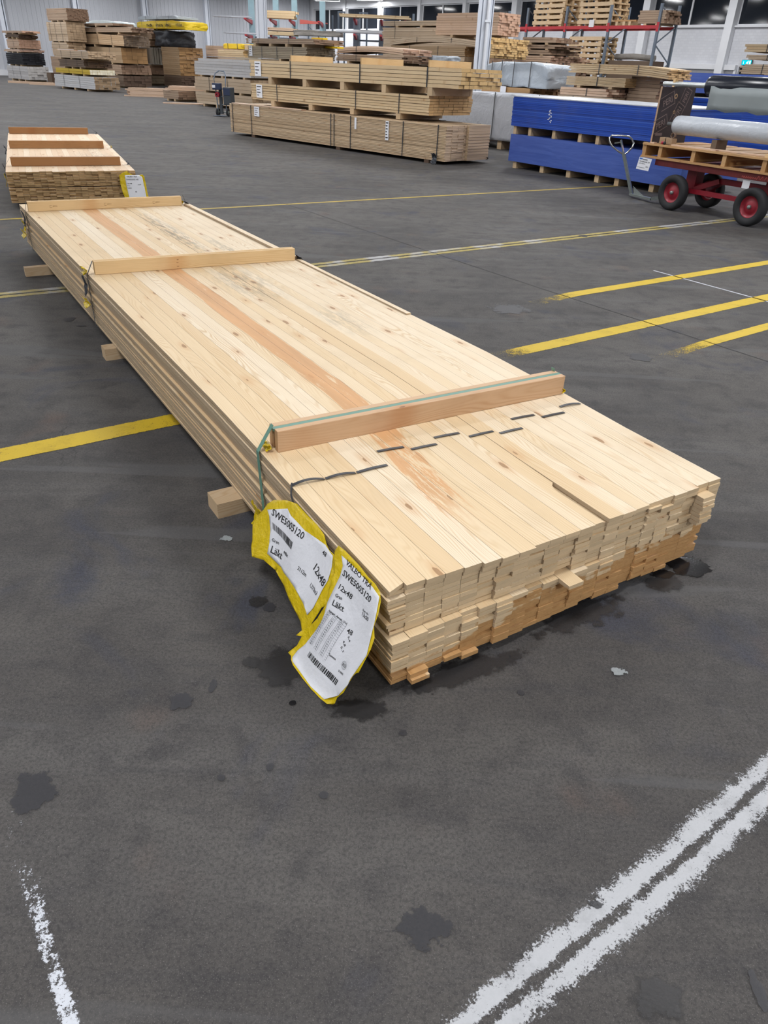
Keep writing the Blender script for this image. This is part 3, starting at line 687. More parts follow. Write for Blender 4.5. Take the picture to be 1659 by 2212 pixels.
# straps: from the batten ends down over the sides
def side_strap(parent, x, zt, bb, m, wd, z1=MZ1, z0=MZ0, xb=None, right=True, sag=msag, W=MW, rb=None):
    s_ = sag(x); mb = MB(); xb = x if xb is None else xb; hw = wd / 2
    def q(p, r, n_):   # thin band between two (y,z) stations
        off = Vector((0, n_[0], n_[1])) * .0012
        A = [Vector((p[0] - hw, p[1], p[2])), Vector((p[0] + hw, p[1], p[2])), Vector((r[0] + hw, r[1], r[2])), Vector((r[0] - hw, r[1], r[2]))]
        mb.add([a for a in A] + [a + off for a in A], [(0, 1, 2, 3), (7, 6, 5, 4), (0, 4, 5, 1), (1, 5, 6, 2), (2, 6, 7, 3), (3, 7, 4, 0)])
    q((x, -bb, zt), (x, .0015, z1 + s_ + .001), (.7, .7)); q((x, .0015, z1 + s_ + .001), (xb, .0015, z0 + s_ - .002), (1, 0))
    q((xb, .0015, z0 + s_ - .002), (xb, -.30, z0 + s_ - .002), (0, -1))
    if right:
        q((x, -(rb or W - .02), zt), (x, -W - .0015, z1 + s_ + .001), (-.7, .7)); q((x, -W - .0015, z1 + s_ + .001), (xb, -W - .0015, z0 + s_ - .002), (-1, 0))
    return mb.build('strap', m, parent)
side_strap(mp_, .668, MZ1 + .062, .044, M['strap_green'], .015, xb=.640)
side_strap(mp_, 2.705, MZ1 + .060, .030, M['strap_grey'], .013)
side_strap(mp_, 4.500, MZ1 + .060, .014, M['strap_grey'], .013)
# torn yellow and black corner protectors by the straps
def crumple(parent, x, y, z, sx, sy, sz, m, seed, name='corner_protector'):
    r = random.Random(seed); vs = []; fs = []; n_ = 7
    for i in range(n_):
        for j in range(n_):
            u_, v_ = i / (n_ - 1) - .5, j / (n_ - 1) - .5
            vs.append((x + sx * u_ + r.uniform(-.12, .12) * sx, y + sy * (abs(v_) * 1.2) + r.uniform(-.15, .15) * sy, z + sz * v_ + r.uniform(-.1, .1) * sz))
    for i in range(n_ - 1):
        for j in range(n_ - 1): fs.append((i * n_ + j, i * n_ + j + 1, (i + 1) * n_ + j + 1, (i + 1) * n_ + j))
    mb = MB().add(vs, fs); o = mb.build(name, m, parent); so = o.modifiers.new('s', 'SOLIDIFY'); so.thickness = .0015; return o
crumple(mp_, .672, -.035, MZ1 + .004, .040, .03, .016, M['yellow_film'], 3)
crumple(mp_, .668, .006, .085, .075, .02, .075, M['yellow_film'], 4)
crumple(mp_, 2.735, -.004, MZ1 + .016, .05, .035, .03, M['yellow_film'], 5)
crumple(mp_, 2.74, .008, MZ1 - .055, .05, .02, .085, M['blackwrap'], 6)
crumple(mp_, 2.76, .012, MZ1 - .135, .09, .03, .035, M['yellow_film'], 7)
crumple(mp_, 4.55, .006, MZ1 - .05, .06, .02, .09, M['blackwrap'], 8)
crumple(mp_, 4.58, .010, MZ1 - .10, .07, .02, .06, M['yellow_film'], 9)
crumple(mp_, 4.62, .016, MZ1 - .155, .10, .03, .05, M['yellow_film'], 10)
crumple(mp_, .625, -1.052, MZ1 + .002, .03, .02, .014, M['yellow_film'], 11)
crumple(mp_, 2.63, -1.06, MZ1 + .006, .06, .03, .03, M['blackwrap'], 12)
crumple(mp_, 4.45, -1.05, MZ1 + .010, .08, .03, .03, M['blackwrap'], 13); crumple(mp_, 4.49, -1.03, MZ1 + .016, .05, .02, .02, M['yellow_film'], 14)
# short pieces of the inner black strap that surface between the laths
def strap_piece(x0, b0, x1, b1, lift, wd=.010):
    n_ = 8; mb = MB(); vs = []; fs = []
    for i in range(n_ + 1):
        k = i / n_; x = x0 + (x1 - x0) * k; b = b0 + (b1 - b0) * k; z = MZ1 + msag(x) + .0012 + lift * math.sin(math.pi * k)
        vs += [(x - wd / 2, -b, z), (x + wd / 2, -b, z), (x + wd / 2, -b, z + .0012), (x - wd / 2, -b, z + .0012)]
    for i in range(n_):
        for k in range(4): fs.append((4 * i + k, 4 * i + (k + 1) % 4, 4 * i + 4 + (k + 1) % 4, 4 * i + 4 + k))
    fs += [(0, 1, 2, 3), (4 * n_ + 3, 4 * n_ + 2, 4 * n_ + 1, 4 * n_)]
    mb.add(vs, fs).build('strap', M['strap_black'], mp_)
for q in ((.470, .004, .464, .093, .008), (.464, .097, .457, .180, .005), (.457, .184, .457, .276, .002), (.532, .290, .524, .370, .001), (.503, .382, .499, .464, .001), (.534, .480, .528, .563, .001),
          (.497, .577, .495, .662, .001), (.476, .672, .475, .756, .001), (.536, .764, .530, .850, .001), (.507, .862, .504, .950, .001), (.541, .966, .533, 1.045, .004)): strap_piece(*q)
mb = MB(); mb.tube([(.470, -.006, MZ1 - .008), (.455, .0035, MZ1 - .03), (.430, .0035, MZ1 - .075), (.425, .0035, MZ1 - .12)], .0022, 6); mb.build('strap', M['strap_black'], mp_)
# three bearers under it
for (t_, b_, lab, w_) in ((.84, -.072, 'wooden bearer under the near end of the front lath pack', .085), (2.345, -.045, 'short wooden bearer end showing under the middle of the front lath pack', .07), (4.03, -.125, 'stamped wooden bearer sticking out under the far end of the front lath pack', .045)):
    mb = MB().box(0, 1.15 - b_ * .2, -w_ / 2, w_ / 2, 0, .0525 + (msag(t_)), .4); o = mb.build('bearer', M['bearer'])
    p = Vector((MX, MY, 0)) + dirv(MA) * (t_ + w_ / 2) + dirv(MA - 90) * b_; o.location = p; o.rotation_euler = (0, 0, R(MA - 90)); tag(o, lab, 'bearer', 'bearers under the front lath pack')
    if t_ > 4: bstamp = (o, w_)

# ---------------------------------------------------------------- printed sheets
_tc = {}
def text_mesh(s_):
    if s_ in _tc: return _tc[s_]
    cu = bpy.data.curves.new('t', 'FONT'); cu.body = s_; cu.resolution_u = 2
    cu.offset = .012; ob = bpy.data.objects.new('t', cu); C.objects.link(ob); dg = bpy.context.evaluated_depsgraph_get()
    me = bpy.data.meshes.new_from_object(ob.evaluated_get(dg)); bpy.data.objects.remove(ob); bpy.data.curves.remove(cu)
    vs = [(v.co.x, v.co.y) for v in me.vertices]; fs = [tuple(p.vertices) for p in me.polygons]; bpy.data.meshes.remove(me)
    xs = [v[0] for v in vs]; _tc[s_] = (vs, fs, min(xs), max(xs)); return _tc[s_]
def text_on(mb, s_, A, B, h, f, flip=True):
    vs, fs, x0, x1 = text_mesh(s_); A = Vector(A); B = Vector(B); L = (B - A).length; e = (B - A) / L
    up = Vector((-e.y, e.x)) if flip else Vector((-e.y, e.x)) * 1
    kx = L / (x1 - x0); ky = h / .73
    mb.add([f(*(A + e * ((x - x0) * kx) + up * (y * ky))) for x, y in vs], fs)
def sheet(name, poly, f, m, parent, step=.012):
    pts = [Vector(p) for p in poly]; n_ = len(pts)
    xs = [p.x for p in pts]; ys = [p.y for p in pts]
    def inside(q):
        c_ = False
        for i in range(n_):
            a, b = pts[i], pts[i - 1]
            if (a.y > q[1]) != (b.y > q[1]) and q[0] < (b.x - a.x) * (q[1] - a.y) / (b.y - a.y) + a.x: c_ = not c_
        return c_
    g = []
    x = min(xs)
    while x < max(xs):
        y = min(ys)
        while y < max(ys):
            if inside((x, y)): g.append(Vector((x, y)))
            y += step
        x += step
    r_ = delaunay_2d_cdt(pts + g, [], [list(range(n_))], 1, 1e-6)
    mb = MB().add([f(v.x, v.y) for v in r_[0]], [tuple(q) for q in r_[2]]); o = mb.build(name, m, parent, smooth=True)
    so = o.modifiers.new('s', 'SOLIDIFY'); so.thickness = .0004; so.offset = 0; return o
def bars(mb, Q, f, n_, seed=1, hor=False):
    r = random.Random(seed); u_ = 0.0
    def bl(u, v):
        a = Vector(Q[0]).lerp(Vector(Q[1]), u); b = Vector(Q[3]).lerp(Vector(Q[2]), u); return a.lerp(b, v)
    while u_ < .99:
        w_ = r.choice((.45, .45, .9, 1.3)) / n_; v_ = 0
        a, b = u_, min(1, u_ + w_); mb.add([f(*bl(a, 0)), f(*bl(b, 0)), f(*bl(b, 1)), f(*bl(a, 1))], [(0, 1, 2, 3)]); u_ += w_ + r.choice((.4, .6, 1.0)) / n_
LAB1_WRAP = [(0.5436, 0.0711), (0.5191, 0.0482), (0.4682, 0.0221), (0.4216, 0.0081), (0.3649, 0.009), (0.3122, 0.008), (0.2721, 0.0128), (0.2516, 0.0253), (0.2325, 0.0303), (0.207, 0.0286), (0.1921, 0.0408), (0.1779, 0.0612), (0.1747, 0.0856), (0.1592, 0.1103), (0.1531, 0.1236), (0.168, 0.1442), (0.1697, 0.1602), (0.176, 0.1891), (0.1857, 0.2206), (0.2003, 0.2378), (0.2277, 0.2216), (0.2539, 0.2167), (0.2974, 0.2055), (0.3386, 0.1915), (0.3693, 0.1903), (0.4025, 0.1872), (0.461, 0.1926), (0.5118, 0.2135), (0.539, 0.1987), (0.5455, 0.184), (0.5795, 0.1506), (0.5732, 0.1197), (0.5551, 0.095)]
LAB1_PAPER = [(0.5306, 0.0822), (0.4498, 0.0364), (0.4235, 0.043), (0.3934, 0.041), (0.343, 0.0413), (0.2905, 0.0339), (0.2518, 0.0281), (0.2214, 0.0318), (0.2088, 0.0323), (0.196, 0.0537), (0.1885, 0.0836), (0.1917, 0.1097), (0.1916, 0.1339), (0.1933, 0.1623), (0.2062, 0.1902), (0.2414, 0.1802), (0.2946, 0.1694), (0.3599, 0.1671), (0.3798, 0.1647), (0.4576, 0.1712), (0.4676, 0.1457), (0.4823, 0.1184), (0.511, 0.0896)]
LAB2_WRAP = [(0.205, 0.0157), (0.1996, -0.001), (0.1698, -0.0073), (0.134, -0.0079), (0.1066, -0.0066), (0.0675, -0.0005), (0.0389, -0.0011), (0.0151, 0.0034), (-0.0003, 0.0179), (-0.0102, 0.0406), (-0.0135, 0.0678), (-0.0299, 0.086), (-0.0334, 0.1108), (-0.0331, 0.131), (-0.0338, 0.1683), (-0.0273, 0.1758), (-0.0232, 0.1866), (-0.0172, 0.2328), (-0.002, 0.258), (-0.0017, 0.2742), (0.0145, 0.2995), (0.0363, 0.3077), (0.0707, 0.3078), (0.1091, 0.3104), (0.1587, 0.3204), (0.1773, 0.3117), (0.1878, 0.2996), (0.2023, 0.2988), (0.1923, 0.2631), (0.1925, 0.2379), (0.2108, 0.248), (0.2015, 0.2274), (0.1774, 0.1941), (0.1605, 0.1661), (0.151, 0.1302), (0.1474, 0.1172), (0.1643, 0.091), (0.1732, 0.057), (0.1953, 0.0362)]
LAB2_PAPER = [(0.1745, 0.0096), (0.157, 0.0083), (0.1129, 0.0073), (0.0691, 0.008), (0.0404, 0.0073), (0.0087, 0.0115), (-0.0013, 0.0319), (-0.0111, 0.0571), (-0.0196, 0.0883), (-0.0319, 0.1269), (-0.0275, 0.1604), (-0.0217, 0.1955), (-0.0229, 0.2075), (-0.0048, 0.2504), (0.029, 0.2936), (0.0777, 0.2996), (0.1269, 0.3018), (0.1692, 0.3084), (0.1813, 0.2976), (0.1814, 0.2693), (0.1674, 0.2424), (0.1514, 0.2007), (0.1375, 0.164), (0.1379, 0.1402), (0.1457, 0.1134), (0.147, 0.0773), (0.1485, 0.047), (0.1549, 0.025)]
LAB1_TEXT = [('SWE5005120', (0.502, 0.0819), (0.3353, 0.062), 0.018), ('Gran', (0.4614, 0.1363), (0.4289, 0.128), 0.0086), ('Läkt', (0.4486, 0.162), (0.3915, 0.1499), 0.0188), ('440st', (0.3918, 0.1318), (0.3632, 0.1282), 0.0083), ('48', (0.2517, 0.0508), (0.2319, 0.0491), 0.0104), ('12x48', (0.2578, 0.0965), (0.1943, 0.1065), 0.0189), ('2112m', (0.3076, 0.1281), (0.2704, 0.1257), 0.0096), ('1,373m3', (0.2417, 0.1332), (0.2024, 0.1344), 0.0098)]
LAB2_TEXT = [('VALBO TRÄ', (0.1494, 0.0166), (0.042, 0.0157), 0.0124), ('SWE5005120', (0.1437, 0.0415), (0.0276, 0.0381), 0.0141), ('12x48', (0.1346, 0.0708), (0.0874, 0.0689), 0.0118), ('Gran', (0.1319, 0.0899), (0.1098, 0.0852), 0.0076), ('Läkt', (0.1279, 0.1096), (0.0909, 0.1028), 0.0136), ('Nom. dim.', (0.0406, 0.0659), (0.015, 0.0612), 0.0049), ('13x50', (0.0375, 0.0752), (0.0092, 0.0717), 0.0086), ('48', (0.0557, 0.1315), (0.037, 0.1272), 0.0111), ('SE 00001', (0.0255, 0.2108), (0.0066, 0.2064), 0.0047), ('KD', (0.0209, 0.1916), (0.0084, 0.1895), 0.0071), ('Längd  Antal  Vol', (0.1267, 0.126), (0.066, 0.1188), 0.005), ('5,4', (0.0462, 0.136), (0.0347, 0.142), 0.0052), ('4,8', (0.053, 0.1525), (0.0413, 0.1584), 0.006), ('5,1', (0.0506, 0.1664), (0.0382, 0.1705), 0.006), ('Summa', (0.0715, 0.2028), (0.0473, 0.1982), 0.0055)]
LAB1_BAR = [(0.4866, 0.0957), (0.3659, 0.0863), (0.3598, 0.1035), (0.4749, 0.109)]
LAB2_BAR = [(0.1364, 0.2394), (0.0136, 0.2253), (0.0169, 0.2406), (0.1393, 0.2539)]
LAB2_GRID = [(0.1282, 0.123), (0.0652, 0.1182), (0.0749, 0.2186), (0.1542, 0.2274)]
LAB2_RING = ((0.016, 0.1879), (0.004, 0.1841))

def lab_frame(z0, b0, b1, z1, amp, ph):
    d_ = Vector((b1 - b0, z1 - z0)).normalized(); nrm = Vector((d_.y, -d_.x))       # outward (−b, +z)
    if nrm.x > 0: nrm = -nrm
    def mk(off):
        def f(t_, q_):
            q2 = max(q_, -.004)
            o_ = off + amp * math.sin(t_ * 38 + ph + q_ * 9) * min(1, max(0, q_) * 14) + amp * .7 * math.sin(q_ * 31 + t_ * 14 + ph)*min(1, max(0, q_) * 14)
            b = b0 + d_.x * q2 + nrm.x * o_; z = z0 + d_.y * q2 + nrm.y * o_
            return (t_, -b, max(z, .002 + off * .5))
        return f
    return mk
def printed_label(which, fr, W_, P_, T_, bar, grid=None, ring=None, base=0.0):
    root = empty('pack_label', parent=mp_)
    tag(root, label=which)
    sheet('yellow_wrapper', W_, fr(base), M['yellow_film'], root)
    sheet('paper', P_, fr(base + .0016), M['print_paper'], root)
    mb = MB(); f = fr(base + .0026)
    for s_, A, B, h in T_: text_on(mb, s_, A, B, h, f)
    bars(mb, bar, f, 42, seed=3)
    mb.build('lettering', M['ink'], root)
    if grid:
        g = MB(); a, b, c, d_ = [Vector(q) for q in grid]
        for i in range(17):
            v = i / 16; p, q = a.lerp(d_, v), b.lerp(c, v); n_ = (d_ - a).normalized() * .0003
            g.add([f(*(p - n_)), f(*(q - n_)), f(*(q + n_)), f(*(p + n_))], [(0, 1, 2, 3)])
        for i in range(7):
            v = i / 6; p, q = a.lerp(b, v), d_.lerp(c, v); n_ = (b - a).normalized() * .0003
            for k in range(6):
                p1, q1 = p.lerp(q, k / 6), p.lerp(q, (k + 1) / 6); g.add([f(*(p1 - n_)), f(*(q1 - n_)), f(*(q1 + n_)), f(*(p1 + n_))], [(0, 1, 2, 3)])
        r = random.Random(2)
        for i in range(16):
            for j in (0, 2, 4):
                c0 = a.lerp(b, (j + .5) / 6).lerp(d_.lerp(c, (j + .5) / 6), (i + .5) / 16)
                text_on(g, r.choice(('33', '36', '39', '42', '45', '48', '51')), c0 + Vector((.0028, .0022)), c0 + Vector((-.0028, .0022)), .0038, f)
        g.build('table_print', M['ink_grey'], root)
    if ring:
        g = MB(); c0 = Vector(ring[0]); 
        for r0, r1 in ((.0085, .0093), (.0062, .0066)):
            for k in range(24):
                a0, a1 = 2 * math.pi * k / 24, 2 * math.pi * (k + 1) / 24
                g.add([f(*(c0 + Vector((math.cos(q), math.sin(q))) * rr)) for q, rr in ((a0, r0), (a1, r0), (a1, r1), (a0, r1))], [(0, 1, 2, 3)])
        g.build('approval_mark', M['ink_grey'], root)
    return root
printed_label('torn yellow-edged label, the upper one on the side of the pack', lab_frame(.262, 0, -.115, .02, .003, 0), LAB1_WRAP, LAB1_PAPER, LAB1_TEXT, LAB1_BAR)
printed_label('yellow-edged label by the pack corner reaching down to the floor', lab_frame(.262, -.004, -.13, .0, .0035, 1.7), LAB2_WRAP, LAB2_PAPER, LAB2_TEXT, LAB2_BAR, LAB2_GRID, LAB2_RING, base=.003)
# faint stamps on the far batten and bearer
def stamp(parent, x, z, y, k=1., s_='IPPC'):
    mb = MB(); text_on(mb, s_, (x, z), (x + .045 * k, z), .013 * k, lambda a, b: (a, y, b)); mb.add([(x - .03 * k, y, z - .004), (x - .008 * k, y, z - .004), (x - .008 * k, y, z - .002), (x - .03 * k, y, z - .002)], [(0, 1, 2, 3)])
    mb.add([(x - .03 * k, y, z + .015 * k), (x - .008 * k, y, z + .015 * k), (x - .008 * k, y, z + .017 * k), (x - .03 * k, y, z + .017 * k)], [(0, 1, 2, 3)])
    mb.add([(x - .03 * k, y, z - .004), (x - .028 * k, y, z - .004), (x - .028 * k, y, z + .017 * k), (x - .03 * k, y, z + .017 * k)], [(0, 1, 2, 3)])
    mb.build('stamp_mark', M['stamp'], parent)
for x in (.15, .49, .81): stamp(bt3, x, .024, -.0176, .62)

# ---------------------------------------------------------------- second pack, behind the first
A2 = 114.5
def p2x(bs):
    r = random.Random(9)
    for b in bs:
        b[2] += r.uniform(-.012, .012)
        b[6] += .0005; b[7] -= .0008
        if b[0] < 9: b[6] -= .004; b[7] -= .007 if b[0] == 8 else .004
        if b[0] == 0 and b[1] in (6, 7): b[2] += .2
P2 = pack('lath_pack', 'older strapped lath pack with three brown battens, behind the front pack', -3.334, 6.726, A2, 3.75, 1.06, .055, .300, 18, 20, 'pine2', seed=11, split=100, nx=3, extra=p2x, ejit=.01, mats=None)
def bat2(x, sk=0.0, L=.95, h=.072, m='batten_dark', y0=-.05):
    mb = MB().box(0, L, -.022, .022, 0, h, random.Random(int(x * 10)).random()); o = mb.build('batten', M[m], P2, bevel=.002); o.location = (x, y0, .3005); o.rotation_euler = (0, 0, R(-90 + sk)); return o
B = [bat2(.40, 0, .93), bat2(1.93, 0, .94, y0=-.03), bat2(3.68, 0, .92, y0=-.02)]
for x in (.40, 1.93, 3.68): side_strap(P2, x, .300 + .072, .05, M['strap_black'], .014, z1=.300, z0=.055, sag=lambda q: 0, W=1.06, rb=.975)
crumple(P2, .46, -1.06, .31, .07, .03, .03, M['blackwrap'], 21); crumple(P2, 2.0, -1.06, .31, .06, .02, .02, M['yellow_film'], 22); crumple(P2, 3.72, -1.05, .315, .06, .03, .02, M['blackwrap'], 23)
crumple(P2, .45, .01, .26, .05, .02, .10, M['blackwrap'], 24); crumple(P2, .42, .014, .18, .08, .02, .10, M['yellow_film'], 25); crumple(P2, 2.0, .01, .28, .07, .03, .08, M['blackwrap'], 26)
stamp(B[1], .16, .030, -.0225, .8); stamp(B[1], .56, .030, -.0225, .8)
# its label hanging in front of the right corner
def fr2(off):
    def f(u, v): return (-.03 - .08 * v - off + .006 * math.sin(u * 30 + v * 12), -.915 - u, .285 - v)
    return f
root = tag(empty('pack_label', parent=P2), label='yellow-edged label hanging at the front right corner')
sheet('yellow_wrapper', [(0, .02), (.03, .0), (.07, -.015), (.10, .01), (.13, .025), (.20, .015), (.215, .03), (.222, .10), (.225, .17), (.235, .22), (.232, .265), (.05, .265), (.03, .22), (.012, .17), (.0, .09)], fr2(0), M['yellow_film'], root)
sheet('paper', [(.048, .018), (.17, .018), (.195, .035), (.205, .12), (.21, .19), (.205, .262), (.09, .262), (.06, .20), (.05, .10)], fr2(.002), M['paper'], root)
mb = MB(); f2 = fr2(.003); f3 = lambda u, v: f2(u, -v)
for s_, x0, x1, y, h in (('VALBO TRÄ', .062, .150, .036, .012), ('SWE5005140', .056, .160, .060, .012), ('12x48', .058, .100, .092, .011), ('Gran', .058, .080, .108, .007), ('Läkt', .060, .092, .128, .011), ('13x50', .150, .178, .100, .007), ('45', .118, .134, .160, .011)):
    text_on(mb, s_, (x0, -y), (x1, -y), h, f3)
mb.build('lettering', M['ink'], root)
for t_, lab in ((.6, 'near'), (2.6, 'far')):
    o = MB().box(0, 1.06, -.045, .045, 0, .0545, .5).build('bearer', M['bearer']); p = Vector((-3.334, 6.726, 0)) + dirv(A2) * t_; o.location = p; o.rotation_euler = (0, 0, R(A2 - 90)); tag(o, 'wooden bearer under the %s half of the older lath pack' % lab, 'bearer', 'bearers under the older lath pack')

# ---------------------------------------------------------------- long stack in the middle of the hall (front row)
MS = 'of the stack in the middle of the hall'
m1 = pack('lumber_pack', 'bottom pack of thin cladding boards in the middle stack, lowest on the floor', .64, 11.60, 136, 5.28, .94, .045, .505, 24, 7, 'm1', seed=21, gap=.003, split=48, nx=2, straps=(.15, .84, 1.99, 2.38, 2.46, 4.62, 5.19), ejit=.008, jit=.0, yj=.012,
          tags=(), bearers=0, sm='strap_black')
def mtag(root, x, z, w, h, **k): return tag_sheet(root, x, z, w, h, **k)
mtag(m1, 4.44, .42, .15, .15); mtag(m1, 1.17, .36, .07, .26, rows=6); mtag(m1, 1.87, .41, .045, .16, txt=False)
crumple(m1, .16, .03, .08, .10, .05, .14, M['blackwrap'], 31, 'loose_wrap'); crumple(m1, -.02, -.93, .06, .10, .05, .03, M['blackwrap'], 32, 'loose_wrap')
# its right half stands proud of the rest
o = MB()
for l in range(24): board_mesh(o, -.05 + .004 * math.sin(l * 3), -.006, -.94, -.45, .045 + l * .01917, .045 + (l + 1) * .01917 - .0012, (l * .37) % 1, 1, lambda x: 0)
o.build('board_ends', M['m1'], m1)
for k, t_ in enumerate((.35, 2.3, 4.6)):
    o = MB().box(0, .92, -.045, .045, 0, .044, .5).build('bearer', M['darkwood']); p = Vector((.64, 11.60, 0)) + dirv(136) * t_ + dirv(46) * .01; o.location = p; o.rotation_euler = (0, 0, R(46)); tag(o, ['right', 'middle', 'left'][k] + ' dark bearer under the bottom pack of the middle stack', 'bearer', 'bearers under the bottom pack of the middle stack')
m2 = pack('lumber_pack', 'second pack up in the middle stack, pale planks with brown ends', .39, 12.06, 136, 4.30, .97, .595, .848, 7, 9, 'tanend', gap=.004, yj=.01, seed=22, split=30, straps=(.60, 1.55, 3.55), ejit=.012, bearers=4, bh=.08, tags=((4.05, .73, .17, .20),), blabel='dark bearer between the bottom and second packs of the middle stack')
m3 = pack('lumber_pack', 'top pack of thick studs with three standing battens in the middle stack', .79, 11.67, 136, 4.86, .92, .953, 1.20, 5, 9, 'yellowend', gap=.005, yj=.012, seed=23, split=30, straps=(.62, 2.02, 3.72), ejit=.02, bearers=5, bh=.105, battens=((.60, .085), (2.00, .085), (3.70, .085)), tags=((4.62, 1.07, .18, .22),), swd=.022, blabel='pale bearer between the second and top packs of the middle stack')
o = MB().box(3.2, 5.2, -.10, 0, .506, .521, .9).build('loose_board', M['pinkend']); o.location = (.64, 11.60, 0); o.rotation_euler = (0, 0, R(136)); tag(o, 'pale loose board lying on the bottom pack of the middle stack', 'board')

# ---------------------------------------------------------------- row behind it
def cyl_wrap(name, label, cat, cx, cy, ang, L, W, z0, z1, m, seed=1, amp=.03, tap=0.0, straps=(), nx=28, ny=12, nz=6, topless=False, group=None, sm='strap_grey', arch=0.0, droop=0.0):
    """a pack in loose plastic wrap: a rounded, rumpled block."""
    r = random.Random(seed); root = thing(name, label, cat, (cx, cy, 0), R(ang), group)
    bm = bmesh.new(); bmesh.ops.create_cube(bm, size=1)
    bmesh.ops.subdivide_edges(bm, edges=bm.edges[:], cuts=11, use_grid_fill=True)
    from mathutils import noise
    for v in bm.verts:
        x, y, z = v.co.x + .5, v.co.y + .5, v.co.z + .5
        P = Vector((x * L, -y * W, z0 + z * (z1 - z0)))
        n_ = noise.noise_vector(Vector((P.x * 2.1 + seed * 7, P.y * 3, P.z * 6))); n2 = noise.noise_vector(Vector((P.x * 5 + seed, P.y * 7, P.z * 13)))
        P += (n_ * amp + n2 * amp * .5) * Vector((1, 1, .55 if z > .02 else 0))
        k = min(x, 1 - x) * L; P.z += (arch * (1 - (2 * x - 1) ** 2))
        if z > .5: P.z -= max(0, .06 - k) * .5
        if droop and z < .3: P.z -= droop * abs(math.sin(x * 9))
        if P.z < z0: P.z = z0
        v.co = P
    me = bpy.data.meshes.new('wrap'); bm.to_mesh(me); bm.free(); me.materials.append(m); me.polygons.foreach_set('use_smooth', [True] * len(me.polygons))
    o = bpy.data.objects.new('wrap', me); link(o, root)
    for x in straps: strap_loop(root, x, W + amp, z0, z1 + amp * .6 + arch * (1 - (2 * x / L - 1) ** 2), M[sm], .02, y0=amp)
    return root
pack('lumber_pack', 'grey cladding pack behind the middle stack, under a brown pack', -2.27, 19.99, 136, 2.29, .90, 1.25, 1.50, 7, 8, 'greywood', seed=31, straps=(.5, 1.1, 1.7), sm='strap_grey', tags=((2.15, 1.40, .13, .22),), ejit=.02)
pack('lumber_pack', 'brown plank pack with white tag topping the row behind the middle stack', -2.08, 19.81, 136, 2.63, .94, 1.557, 1.663, 3, 6, 'brown', seed=32, straps=(.9, 2.1), sm='strap_grey', tags=((2.42, 1.61, .13, .09),), bearers=4, bh=.056, ejit=.05)
pack('lumber_pack', 'lower grey pack holding up the grey cladding pack', -2.27, 19.99, 136, 1.2, .95, .62, 1.20, 10, 7, 'tan', seed=33, bearers=3, bh=.06)
pack('lumber_pack', 'lowest pack of the row right behind the middle stack', -2.27, 19.99, 136, 1.2, .95, .06, .56, 10, 7, 'tan', seed=34, bearers=3)
for i in range(3):
    o = MB().box(0, .94, -.04, .04, 0, .05, .4).build('bearer', M['bearer']); p = Vector((-2.27, 19.99, 1.20)) + dirv(136) * (.2 + .4 * i) + dirv(46) * .01; o.location = p; o.rotation_euler = (0, 0, R(46)); tag(o, 'bearer hidden under the grey cladding pack', 'bearer', 'bearers under the grey cladding pack')
crumple(P2, 0, 0, 0, 0, 0, 0, M['yellow_film'], 1) if False else None
def box_thing(name, label, cat, cx, cy, ang, x0, x1, y0, y1, z0, z1, m, bid=.5, bevel=0, group=None):
    o = MB().box(x0, x1, y0, y1, z0, z1, bid).build(name, M[m] if isinstance(m, str) else m, bevel=bevel); o.location = (cx, cy, 0); o.rotation_euler = (0, 0, R(ang)); return tag(o, label, cat, group)
box_thing('loose_board', 'short bright yellow board on the brown plank pack', 'board', -2.08, 19.81, 136, .02, .42, -.45, -.30, 1.664, 1.70, 'yellow_block')
box_thing('loose_board', 'yellow board poking out under the brown plank pack', 'board', -2.08, 19.81, 136, -.15, .3, -.80, -.60, 1.503, 1.54, 'yellow_block')
# Q: pale packs right of it, then a wrapped bundle
pack('lumber_pack', 'pale plank pack between the grey cladding and the far column', -.02, 20.02, 136, 2.31, .96, 1.425, 1.545, 3, 7, 'pinkend', seed=35, straps=(1.6,), ejit=.04, sag=lambda x: .05 * math.sin(max(0, min(1, x / 2.3)) * math.pi), nx=6)
pack('lumber_pack', 'uneven brown-ended pack directly below the pale plank pack', -.02, 20.02, 136, 2.31, .96, 1.27, 1.415, 4, 6, 'brown', seed=36, straps=(1.6,), ejit=.05)
pack('lumber_pack', 'tan pack near the floor under the uneven pack', -.02, 20.02, 136, 2.35, .96, .66, 1.22, 9, 6, 'tan', seed=37, bearers=3, bh=.06)
pack('lumber_pack', 'lowest tan pack under the uneven pack', -.02, 20.02, 136, 2.35, .96, .06, .60, 9, 6, 'tan', seed=38, bearers=3)
for i in range(3):
    o = MB().box(0, .94, -.04, .04, 0, .05, .4).build('bearer', M['bearer']); p = Vector((-.02, 20.02, 1.22)) + dirv(136) * (.4 + .75 * i) + dirv(46) * .01; o.location = p; o.rotation_euler = (0, 0, R(46)); tag(o, 'bearer hidden under the uneven brown-ended pack', 'bearer', 'bearers under the uneven pack')
cyl_wrap('wrapped_bundle', 'bundle in rumpled grey foil beside the far column', 'wrapped bundle', 1.05, 20.4, 136, 1.0, .45, 1.26, 1.46, M['silverwrap'], 3, .035)
pack('lumber_pack', 'dark pack carrying the foil bundle', 1.05, 20.4, 136, 1.3, .50, .06, 1.25, 12, 5, 'darkwood', seed=39, bearers=2)
